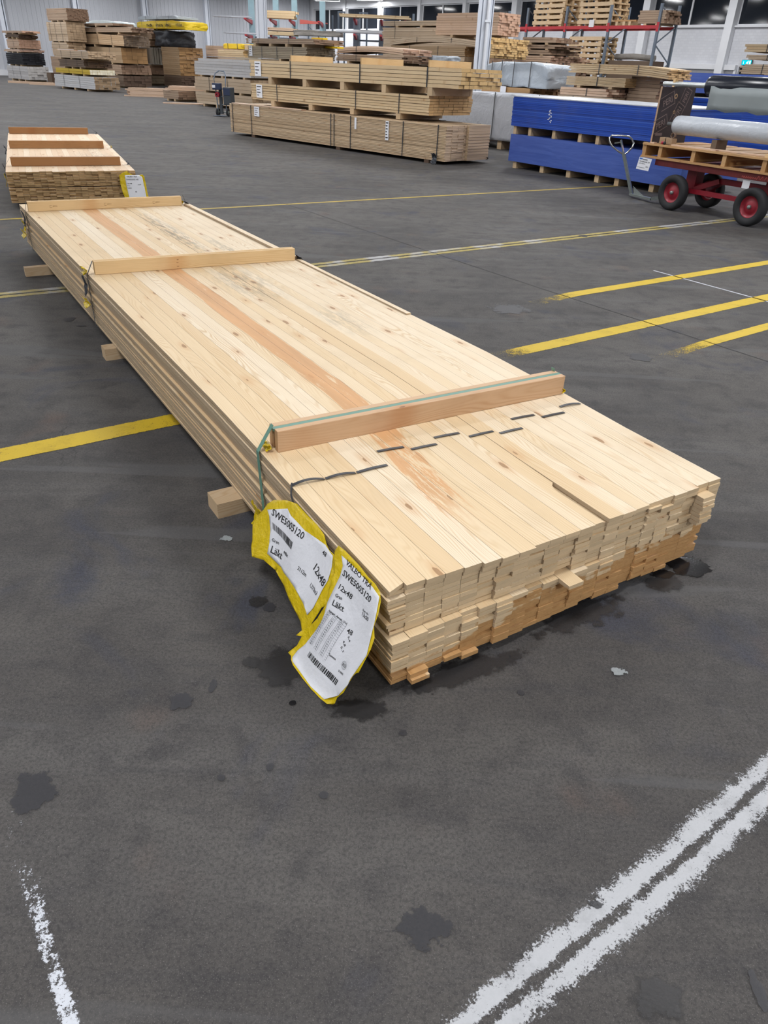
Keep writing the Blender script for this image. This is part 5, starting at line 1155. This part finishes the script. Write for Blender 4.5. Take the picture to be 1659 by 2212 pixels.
# grey rolled load on the floor bay
t = roll_thing('fabric_roll', 'grey rolled sheet on dark pallets in the right rack bay', 'roll', [rp(-.2, .35, 1.69), rp(.4, .35, 1.71), rp(1.15, .35, 1.67)], .075, 'greyroll')
box_thing('load_base', 'dark pallets under the grey rolled sheet', 'pallet stack', RK.x, RK.y, RW, -.25, 1.25, .1, .7, 0, 1.60, 'darkwood')
# white paper on the rack beam
o = MB().box(-.09, .09, -.045, -.043, 2.42, 2.60).build('paper_tag', M['paper']); o.location = rp(-.98, 0); o.rotation_euler = (0, 0, R(RW)); tag(o, 'white paper hanging before the middle pallet pile on the shelf', 'tag')

# ---------------------------------------------------------------- cantilever racks at the back left
def cantilever(lab, x, y, rz, posts_, arms, depth, pm, am, h):
    t = thing('cantilever_rack', lab, 'cantilever rack', (x, y, 0), rz)
    for px_ in posts_:
        MB().box(px_ - .11, px_ + .11, -.10, .10, 0, h).build('post', M[pm], t)
        for z, sgn in arms:
            mb = MB(); y1 = sgn * depth
            vs = [(px_ - .04, 0, z - .16), (px_ + .04, 0, z - .16), (px_ + .04, 0, z), (px_ - .04, 0, z), (px_ - .04, y1, z - .05), (px_ + .04, y1, z - .05), (px_ + .04, y1, z), (px_ - .04, y1, z)]
            mb.add(vs, [(0, 1, 2, 3), (7, 6, 5, 4), (0, 4, 5, 1), (1, 5, 6, 2), (2, 6, 7, 3), (3, 7, 4, 0)]); mb.build('arm', M[am], t)
    for i in range(len(posts_) - 1):
        a, b = posts_[i], posts_[i + 1]; mb = MB(); mb.bar((a, 0, .3), (b, 0, 1.9), .03, .03); mb.bar((a, 0, 1.9), (b, 0, .3), .03, .03); mb.box(a, b, -.03, .03, 2.0, 2.06); mb.build('brace', M['rackgrey'], t)
    return t
cantilever('light blue cantilever rack with red arms at the back left', -6.29, 36, R(0), (0, 1.0, 1.76, 2.9), ((2.62, -1), (2.08, -1)), 1.6, 'lightblue', 'rackred', 3.35)
MB_ = MB().box(0, 1.0, 0, .8, 0, .05); 
for k, (x0, x1, z, m, lab) in enumerate(((-5.42, -4.30, 2.64, 'tanend', 'pale plank bundle on the upper arms of the blue cantilever rack'), (-5.40, -4.35, 2.24, 'pinkend', 'small board bundle between the arms of the blue cantilever rack'), (-5.4, -4.3, 2.09, 'tanend', 'pale bundle on the lower arms of the blue cantilever rack'))):
    h = (.25, .10, .12)[k]
    pack('plank_bundle', lab, x1, 34.9, 180, x1 - x0, -.7, z, z + h, 3, 6, m, 'plank bundle', seed=190 + k, ejit=.10)
box_thing('bearer', 'thin bearer under the small board bundle on the cantilever rack', 'bearer', -5.4, 34.9, 0, .1, .9, .0, .6, 2.212, 2.239, 'bearer')
cyl_wrap('tube_bundle', 'long greyish wrapped bundle resting right of the blue cantilever rack', 'bundle', -4.3, 33.6, 0, 1.9, -.5, 2.10, 2.28, M['greyroll'], 16, .03)
cyl_wrap('white_bundle', 'white bundle on the upper left arms of the cantilever rack', 'bundle', -7.6, 34.6, 0, 1.5, -.4, 2.63, 2.68, M['whitewrap'], 17, .01)
cyl_wrap('white_bundle', 'white bundle on the lower left arms of the cantilever rack', 'bundle', -7.2, 34.6, 0, 1.3, -.4, 2.09, 2.14, M['whitewrap'], 18, .01)
cantilever('grey cantilever rack with red arms before the windows', -1.6, 34.2, R(0), (-.3, .7, 1.6), ((2.68, -1), (2.20, -1)), 1.4, 'rackgrey', 'rackred', 2.72)
pack('plank_bundle', 'plank bundle on the upper arms before the windows', .1, 33.0, 180, 2.4, -.6, 2.70, 2.80, 2, 5, 'tanend', 'plank bundle', seed=195, ejit=.15, rag=.5)
roll_thing('white_tube', 'long white tube on the lower arms before the windows', 'tube', [(-2.6, 33.0, 2.28), (-.5, 33.0, 2.28)], .06, 'pipe')
t = thing('storage_rack', 'coral steel arm sticking out at the back, right of the blue rack', 'steel frame', (-4.35, 36.2, 0), 0); MB().add([(.0, 0, 2.56), (.0, .06, 2.56), (.0, .06, 2.72), (0, 0, 2.72), (1.15, 0, 2.60), (1.15, .06, 2.60), (1.15, .06, 2.64), (1.15, 0, 2.64)], [(0, 1, 2, 3), (7, 6, 5, 4), (0, 4, 5, 1), (1, 5, 6, 2), (2, 6, 7, 3), (3, 7, 4, 0)]).build('arm', M['rackpink'], t)
for x in (.35, 1.05): MB().box(x - .03, x + .03, .0, .06, 0, 2.58).build('post', M['rackgrey'], t)
mb = MB(); mb.bar((.35, .03, 2.5), (1.05, .03, 1.9), .03, .03); mb.build('brace', M['rackgrey'], t)
for k, (x, w_) in enumerate(((-3.1, .07), (-2.85, .25), (-1.95, .30))):
    t = thing('storage_rack', ['thin grey upright', 'narrow grey door-shaped frame', 'wider grey door-shaped frame'][k] + ' standing before the far windows', 'steel frame', (x, 37.0, 0), 0)
    MB().box(0, .07, 0, .07, 0, 2.95 if k == 0 else 3.05).build('post', M['rackgrey'], t)
    if k: MB().box(w_, w_ + .07, 0, .07, 0, 3.05).build('post', M['rackgrey'], t); MB().box(0, w_ + .07, 0, .07, 3.051, 3.10).build('lintel', M['rackgrey'], t)
for k, x in enumerate((.35, 1.55, 2.75)):
    t = thing('rack_upright', ['left', 'middle', 'right'][k] + ' grey rack post rising before the dark windows', 'post', (x - .1, 32.0, 0), 0); MB().box(0, .08, 0, .08, 0, 2.86).build('upright', M['rackgrey'], t)

# ---------------------------------------------------------------- packs on the right edge
for k, (cx, cy, L, z0, z1, nl, m, lab) in enumerate(((7.03, 18, 3.0, 1.72, 1.857, 3, 'tanend', 'uppermost yellowish plank pack at the right edge'), (7.08, 18, 3.0, 1.59, 1.675, 3, 'tan', 'middle pack of thin planks at the right edge'), (7.04, 18, 3.0, 1.335, 1.51, 5, 'tan', 'lower plank pack at the right edge, level with the exit sign'))):
    d_ = Vector((cx, cy, 0)) + dirv(-50) * L
    pack('lumber_pack', lab, d_.x, d_.y, 130, L, .9, z0, z1, nl, 7, m, seed=200 + k, straps=(L - .45,), ejit=.05, bearers=3, bh=(.044, .078, .05)[k])
d_ = Vector((7.04, 18, 0)) + dirv(-50) * 3.0
pack('lumber_pack', 'big lower pack out of view behind the rolls at the right edge', d_.x, d_.y, 130, 3.0, .9, .06, 1.28, 10, 7, 'tan', seed=205, bearers=3)

# exit sign over the dark doorway
t = thing('exit_sign', 'small lit cyan emergency exit sign above the dark doorway', 'exit sign', PW + dirv(WA) * 3.83, R(WA))
MB().box(-.21, .21, -.09, -.01, 1.78, 1.965).build('case', M['darkbox'], t); MB().box(-.20, .20, -.094, -.09, 1.79, 1.955).build('panel', M['exitglow'], t)
mb = MB(); y = -.096; z = 1.87
def flat(pts): mb.add([(a, y, b + z) for a, b in pts], [tuple(range(len(pts)))])
flat([(-.15, -.02), (-.13, -.06), (-.11, -.02)]); flat([(-.137, -.03), (-.123, -.03), (-.123, .05), (-.137, .05)])
flat([(.02, .03), (.05, .04), (.06, -.01), (.03, -.02)]); flat([(.045, .05), (.065, .05), (.065, .07), (.045, .07)]); flat([(.03, -.02), (.05, -.015), (.075, -.06), (.06, -.065)]); flat([(.03, -.01), (.03, -.03), (-.01, -.05), (-.015, -.035)]); flat([(.055, .03), (.09, .01), (.095, .02), (.06, .045)]); flat([(-.03, .0), (.02, .03), (.025, .02), (-.02, -.01)])
flat([(.11, -.07), (.17, -.07), (.17, .07), (.11, .07)])
mb.build('pictogram', M['exitwhite'], t)

# ---------------------------------------------------------------- red platform trolley
TO = Vector((2.906, 8.296, 0)); TA = -58.74
tr = thing('platform_trolley', 'red four-wheeled platform trolley with a steel drawbar', 'trolley', TO, R(TA))
mb = MB(); mb.box(-.38, 1.45, .0, .05, .395, .458); mb.box(-.38, 1.45, .65, .70, .395, .458); mb.box(-.38, -.33, .05, .65, .395, .458); mb.box(1.40, 1.45, .05, .65, .395, .458); mb.box(-.33, 1.40, .05, .65, .43, .458)
mb.build('deck_frame', M['redframe'], tr, bevel=.004)
def wheel(x, y, tag_=None):
    Mx = Matrix.Translation((x, y, .17)) @ Matrix.Rotation(R(90), 4, 'X')
    w_ = MB().lathe([(.098, -.03), (.125, -.043), (.152, -.045), (.166, -.034), (.170, -.012), (.170, .012), (.166, .034), (.152, .045), (.125, .043), (.098, .03), (.098, -.03)], 40, M=Mx).build('tyre', M['rubber'], tr, smooth=True)
    for sgn in (1,):
        h = MB().lathe([(.0, .012), (.05, .012), (.06, .004), (.085, .0), (.094, .020), (.099, .024), (.099, -.02), (.0, -.02)], 36, M=Mx).build('rim', M['redpaint'], w_, smooth=True)
        MB().lathe([(.0, .036), (.014, .036), (.018, .03), (.018, .0)], 16, M=Mx).build('hub', M['galv'], w_, smooth=True)
for x in (-.05, .885):
    for y in (-.01, .56): wheel(x, y)
    MB().tube([(x, .03, .17), (x, .52, .17)], .018, 10).build('axle', M['redpaint'], tr)
mb = MB(); mb.bar((.0, .12, .18), (.28, .25, .31), .04, .045); mb.bar((.0, .46, .18), (.28, .33, .31), .04, .045); mb.bar((.28, .28, .31), (.88, .28, .31), .05, .05); mb.bar((.0, .10, .20), (.9, .10, .20), .03, .045); mb.bar((.05, .44, .15), (.9, .44, .13), .02, .03)
mb.bar((-.05, .28, .18), (-.05, .28, .395), .12, .12); mb.bar((.885, .28, .18), (.885, .28, .395), .12, .12); mb.bar((-.05, .28, .2), (.28, .28, .31), .05, .05)
mb.build('undercarriage', M['redpaint'], tr)
mb = MB(); text_on(mb, 'SVENSKA VAGNAR', (.0, .0), (.0, .0), 1, lambda a, b: (a, 0, b)) if False else None
r = random.Random(6)
for x0, n_, h, st in ((.70, 8, .018, .020), (.86, 9, .034, .042)):     # hand-painted scrawl on the frame, not legible
    for k in range(n_):
        x = x0 + k * st; mb.bar((x, -.0012, .405 + r.uniform(0, .006)), (x + st * .45, -.0012, .405 + h), .0015, .004); mb.bar((x + st * .45, -.0012, .405 + h), (x + st * r.uniform(.6, .9), -.0012, .407), .0015, .003)
mb.build('painted_scrawl', M['rackpink'], tr)
o = MB().box(.72, .80, .005, .008, .315, .385).build('white_card', M['paper'], tr)
# drawbar
db = empty('drawbar', parent=tr)
mb = MB(); mb.bar((-.10, .28, .15), (-.50, .21, .035), .045, .035); mb.bar((-.50, .21, .032), (-.86, .255, .032), .05, .022); mb.add([(-.62, .215, .043), (-.80, .24, .043), (-.84, .25, .12), (-.84, .243, .12)], [(0, 1, 2), (0, 2, 3)])
mb.build('foot', M['galv'], db)
sh = ((-.85, .257, .035), (-1.00, .17, .44)); MB().bar(sh[0], sh[1], .05, .028).build('shaft', M['galv'], db)
lx = Vector((.52, .855, 0)).normalized()
c0 = Vector((-1.0, .17, .44)); W2T = Matrix.Rotation(-R(TA), 3, 'Z'); side = W2T @ Vector((1, 0.0, 0)); up_ = (Vector(sh[1]) - Vector(sh[0])).normalized()
pts = [c0 + side * a + up_ * b for a, b in ((0, -.01), (-.05, .02), (-.115, .075), (-.135, .12), (-.125, .165), (-.095, .19), (0, .195), (.095, .19), (.125, .165), (.135, .12), (.115, .075), (.05, .02), (0, -.01))]
MB().tube(pts, .0095, 10, caps=False).build('grip_loop', M['chrome'], db, smooth=True)
mb = MB(); mb.bar(c0 + up_ * -.01, c0 + up_ * .15, .042, .012); mb.bar(c0 + up_ * .125, c0 + up_ * .11 - side * .08, .008, .012); mb.build('release_lever', M['galv'], db)
MB().bar(c0 + up_ * .02, c0 + up_ * .09, .030, .0135).build('sticker', simple('pinkish sticker', srgb(206, 176, 188), .5), db)
# pallet on the trolley (double-faced, with stringers)
pl = thing('timber_pallet', 'brown double-faced pallet lying on the red trolley', 'pallet', TO + Vector((0, 0, .459)), R(TA))
mb = MB()
for k in range(7): mb.box(-.55 + k * .29, -.55 + k * .29 + .24, -.04, .80, .118, .136, (k * .37) % 1)
mb.build('deck_board', M['pallet'], pl)
for k, x in enumerate((-.55, -.335, .09, .46, .90, 1.35)): MB().box(x, x + .045, -.035, .795, .018, .118, (k * .29) % 1).build('stringer', M['pallet'], pl)
MB().box(-.555, 1.45, -.045, -.0, .118, .1372, .7).build('edge_board', M['pallet'], pl); MB().box(-.555, 1.45, -.045, .06, 0, .0178, .2).build('bottom_board', M['pallet'], pl); MB().box(-.555, 1.45, .70, .80, 0, .0178, .4).build('bottom_board', M['pallet'], pl)
# paper on the pallet corner
sg = thing('price_sheet', 'white product sheet with blue heading on the pallet corner', 'paper sign', TO, R(TA)); sg_f = lambda a, b: (-.553 + a * .175 - .02 * b, -.052 - .004, .458 - b * .118 - a * .006)
def quadsheet(mb, a0, a1, b0, b1, dy=0): mb.add([tuple(Vector(sg_f(a, b)) + Vector((0, -dy, 0))) for a, b in ((a0, b1), (a1, b1), (a1, b0), (a0, b0))], [(0, 1, 2, 3)])
mb = MB(); quadsheet(mb, 0, 1, 0, 1); o = mb.build('sheet', M['paper'], sg); so = o.modifiers.new('s', 'SOLIDIFY'); so.thickness = .001
mb = MB(); quadsheet(mb, .05, .28, .05, .17, .0015); mb.build('logo', M['ink_blue'], sg)
mb = MB(); quadsheet(mb, .30, .70, .10, .18, .0015); quadsheet(mb, .06, .66, .80, .83, .0015); mb.build('small_print', M['ink_grey'], sg)
mb = MB()
def tline(s_, a0, a1, b, h): text_on(mb, s_, (a0 * .175, -b * .118), (a1 * .175, -b * .118), h, lambda x, y: tuple(Vector(sg_f(x / .175, -y / .118)) + Vector((0, -.0016, 0))))
tline('Takpapp YEP', .08, .92, .34, .014) if False else tline('Vindskydd 25', .08, .92, .36, .012); tline('1,25 x 50 m', .08, .58, .52, .010); tline('249:-', .70, .92, .74, .011)
mb.build('lettering', M['ink'], sg)
# plywood sheet with holes, standing across the pallet
ply = thing('plywood_sheet', 'dark film-faced plywood sheet with holes standing on the pallet', 'plywood sheet', TO + dirv(TA) * -.49, R(TA))
o = MB().box(-.009, .009, 0, .505, .596, 1.112).build('panel', simple('brown black plywood film', srgb(48, 38, 42), .45, nz=.18, scale=9), ply)
MB().box(-.0095, .0095, -.002, .0, .596, 1.1125).build('plywood_edge', simple('raw plywood edge', srgb(172, 142, 116), .7), ply)
mb = MB()
def ring(yc, zc, r0, r1, x=.0100):
    vs = []; n_ = 20
    for k in range(n_): a = 2 * math.pi * k / n_; vs += [(x, yc + r0 * math.cos(a), zc + r0 * math.sin(a)), (x, yc + r1 * math.cos(a), zc + r1 * math.sin(a))]
    mb.add(vs, [(2 * k, 2 * k + 1, (2 * k + 3) % (2 * n_), (2 * k + 2) % (2 * n_)) for k in range(n_)])
ring(.225, 1.03, .012, .024); ring(.245, .885, .009, .016); mb.build('hole_rim', simple('raw hole rim', srgb(168, 136, 104), .7), ply)
mb = MB()
for yc, zc, r0 in ((.225, 1.03, .0125), (.245, .885, .0095)): mb.add([(.0098, yc + r0 * math.cos(2 * math.pi * k / 20), zc + r0 * math.sin(2 * math.pi * k / 20)) for k in range(20)], [tuple(range(20))])
mb.build('drilled_hole', M['ink'], ply)
mb = MB()
def ptext(s_, y, z, w_, rot, h=.055):
    c, s2 = math.cos(R(rot)), math.sin(R(rot)); f_ = lambda a, b: (.0098, y + a * c - b * s2, z + a * s2 + b * c)
    text_on(mb, s_, (0, 0), (w_, 0), h, f_)
    m2_ = .03
    for a0, b0, a1, b1 in ((-.03, -m2_, w_ + .03, -m2_), (-.03, h + m2_, w_ + .03, h + m2_), (w_ + .03, -m2_, w_ + .03, h + m2_)):
        n_ = .0035; mb.add([f_(a0 - n_, b0 - n_), f_(a1 + n_, b0 - n_ if b0 == b1 else b0), f_(a1 + n_, b1 + n_), f_(a0 - n_, b1 + n_ if b0 == b1 else b1)], [(0, 1, 2, 3)])
ptext('PERI', .03, .72, .13, 24, .060); ptext('PERI', .07, .93, .13, 24, .060); ptext('PERI', .30, .80, .13, 66, .060); ptext('PERI', .38, .97, .10, 70, .05)
mb.box(.0098, .0100, .03, .13, .665, .69)
mb.build('printed_logo', simple('pale brown print', srgb(112, 96, 94), .6), ply)
# rolls on tubes
def TW(x, y, z): p = TO + dirv(TA) * x + dirv(TA + 90) * y; p.z = z; return p
def roll(lab, x0, x1, cx0, z, r_, cr_, m, y=.25):
    t = thing('film_roll', lab, 'roll', TW(x0, y, z), R(TA)); X1 = x1 - x0
    MB().lathe([(cr_ * 1.1, 0.0), (r_ * .82, .0), (r_ * .95, .012), (r_, .04), (r_, X1), (r_ * .9, X1), (cr_ * 1.1, X1)], 36, M=Matrix.Rotation(R(90), 4, 'Y')).build('film', M[m], t, smooth=True)
    MB().lathe([(cr_ * .8, cx0 - x0), (cr_, cx0 - x0), (cr_, X1 + .1), (cr_ * .8, X1 + .1), (cr_ * .8, cx0 - x0)], 20, M=Matrix.Rotation(R(90), 4, 'Y')).build('core_tube', M['core'], t, smooth=True); return t
r1 = roll('dark film roll on a silver tube resting on the plywood sheet', -.085, 1.42, -.66, 1.137, .092, .0245, 'blackfilm', y=.215)
r2 = roll('thick milky plastic roll below the dark film roll', -.325, 1.42, -.435, .778, .088, .020, 'whiteroll', y=.14)
mb = MB(); vs = []
for i in range(13):
    x = .02 + 1.4 * i / 12
    for k, (dy, z) in enumerate(((-.092, 1.137), (-.094, 1.06), (-.088, .98), (-.09, .93 + .012 * math.sin(i * 2.1)))): vs.append((x - (-.075) - .0, dy + .004 * math.sin(i + k), z - 1.137))
mb.add(vs, [(4 * i + k, 4 * i + 4 + k, 4 * i + 5 + k, 4 * i + 1 + k) for i in range(12) for k in range(3)])
o = mb.build('loose_film', M['greyfilm'], r1, smooth=True); so = o.modifiers.new('s', 'SOLIDIFY'); so.thickness = .001
o = MB().box(-.03, .0, -.02, .02, 0, .07).build('tube_rest', M['batten_light']); o.location = TW(-.505, .215, 1.113); o.rotation_euler = (0, 0, R(TA)); tag(o, 'small pale wooden block holding the silver tube on the plywood', 'block')
o = MB().box(-.02, .02, -.1, .1, 0, .0).build('x', None) if False else None
# cradle blocks carrying the milky roll
for k, x in enumerate((.25, .95)):
    o = MB().box(-.03, .03, -.08, .08, 0, .090).build('roll_cradle', M['darkwood']); o.location = TW(x, .14, .596); o.rotation_euler = (0, 0, R(TA)); tag(o, 'dark cradle block under the milky plastic roll', 'block', 'cradle blocks under the milky roll')
# pressed blocks with tape and red strap buckle
pb = thing('pressed_block', 'pair of pressed wood blocks tied with cord on the pallet corner', 'wood block', TW(-.40, .02, .5965), R(TA))
MB().box(0, .075, 0, .075, 0, .062).build('block', M['clayblock'], pb, bevel=.004); MB().box(.085, .165, 0, .075, 0, .060).build('block', M['clayblock'], pb, bevel=.004)
mb = MB(); mb.tube([(.08, -.002, .0), (.08, -.002, .075)], .0015, 5); mb.build('cord', M['ink'], pb)
o = MB().lathe([(.022, -.012), (.027, -.012), (.027, .012), (.022, .012), (.022, -.012)], 24, M=Matrix.Rotation(R(90), 4, 'X')).build('tape_roll', M['cardboard'], smooth=False); o.location = TW(-.26, .055, .5965 + .060 + .027); o.rotation_euler = (0, 0, R(TA)); tag(o, 'brown tape roll standing on the pressed blocks', 'tape roll')
for k, (x, m, lab) in enumerate(((-.32, 'redknob', 'round red plug before the pressed blocks'), (-.29, 'ink', 'round black plug beside the red one'))):
    o = MB().lathe([(0, -.013), (.010, -.012), (.0155, -.004), (.0155, .004), (.010, .012), (0, .013)], 16, M=Matrix.Rotation(R(90), 4, 'X')).build('plug', M[m], smooth=True); o.location = TW(x, -.018, .5965 + .0155); o.rotation_euler = (0, 0, R(TA)); tag(o, lab, 'plug')
for k, (x0, x1, y, z, lab) in enumerate(((-.47, -.42, -.03, 0, 'short pale lath end beside the plywood'), (-.20, .35, -.02, 0, 'thin pale lath lying along the pallet edge'), (.05, 1.2, .03, 0, 'long pale lath lying behind the first one'), (.90, 1.3, -.03, .0, 'yellowish plank end at the right of the pallet'))):
    o = MB().box(0, x1 - x0, 0, .045 if k < 3 else .05, 0, .012 if k < 3 else .03, .9).build('loose_lath', M['pinkend' if k < 3 else 'batten_light']); o.location = TW(x0, y, .5965 + z); o.rotation_euler = (0, 0, R(TA + (1.5 if k == 2 else 0))); tag(o, lab, 'lath')

# ---------------------------------------------------------------- hand truck with strapping box
ht = thing('hand_truck', 'steel hand truck with strapping reel box standing left of the middle stack', 'hand truck', (-4.36, 20.25, 0), R(-18))
mb = MB()
mb.tube([(-.12, 0, .12), (-.13, -.03, .60), (-.15, -.05, .78), (-.13, -.01, .90), (-.07, .08, .955), (.05, .10, .945), (.12, .04, .86), (.14, -.02, .72), (.13, -.02, .55), (.11, 0, .12)], .013, 8, caps=False)
for z in (.25, .42, .58): mb.tube([(-.12, -.01, z), (.12, -.01, z)], .010, 6)
mb.build('frame_tube', M['rackgrey'], ht, smooth=True)
for x in (-.14, .14):
    Mx = Matrix.Translation((x, .03, .085)) @ Matrix.Rotation(R(90), 4, 'Y'); w_ = MB().lathe([(.05, -.02), (.07, -.026), (.083, -.02), (.085, 0), (.083, .02), (.07, .026), (.05, .02), (.05, -.02)], 24, M=Mx).build('wheel', M['rubber'], ht, smooth=True)
    MB().lathe([(0, -.015), (.05, -.012), (.05, .012), (0, .015)], 20, M=Mx).build('hub', M['galv'], w_, smooth=True)
MB().tube([(-.14, .03, .085), (.14, .03, .085)], .01, 8).build('axle', M['galv'], ht)
MB().box(-.15, .15, -.20, -.01, .012, .02).build('toe_plate', M['rackgrey'], ht)
MB().box(-.06, .01, -.02, .03, .05, .62).build('back_plate', M['darkbox'], ht, bevel=.004)
MB().box(-.17, .04, -.13, -.02, .56, .70).build('tool_tray', M['navy'], ht, bevel=.01)
MB().box(.10, .30, -.10, .10, .25, .62).build('reel_box', M['darkbox'], ht, bevel=.012)
MB().box(.11, .29, -.11, -.10, .45, .60).build('box_lid', M['navy'], ht, bevel=.006)
MB().box(-.16, -.08, -.14, -.131, .60, .66).build('tray_label', M['paper'], ht)
mb = MB(); mb.lathe([(.02, -.03), (.055, -.03), (.055, .03), (.02, .03)], 18, M=Matrix.Translation((-.08, -.05, .46)) @ Matrix.Rotation(R(90), 4, 'X')); mb.build('strap_reel', M['redpaint'], ht)
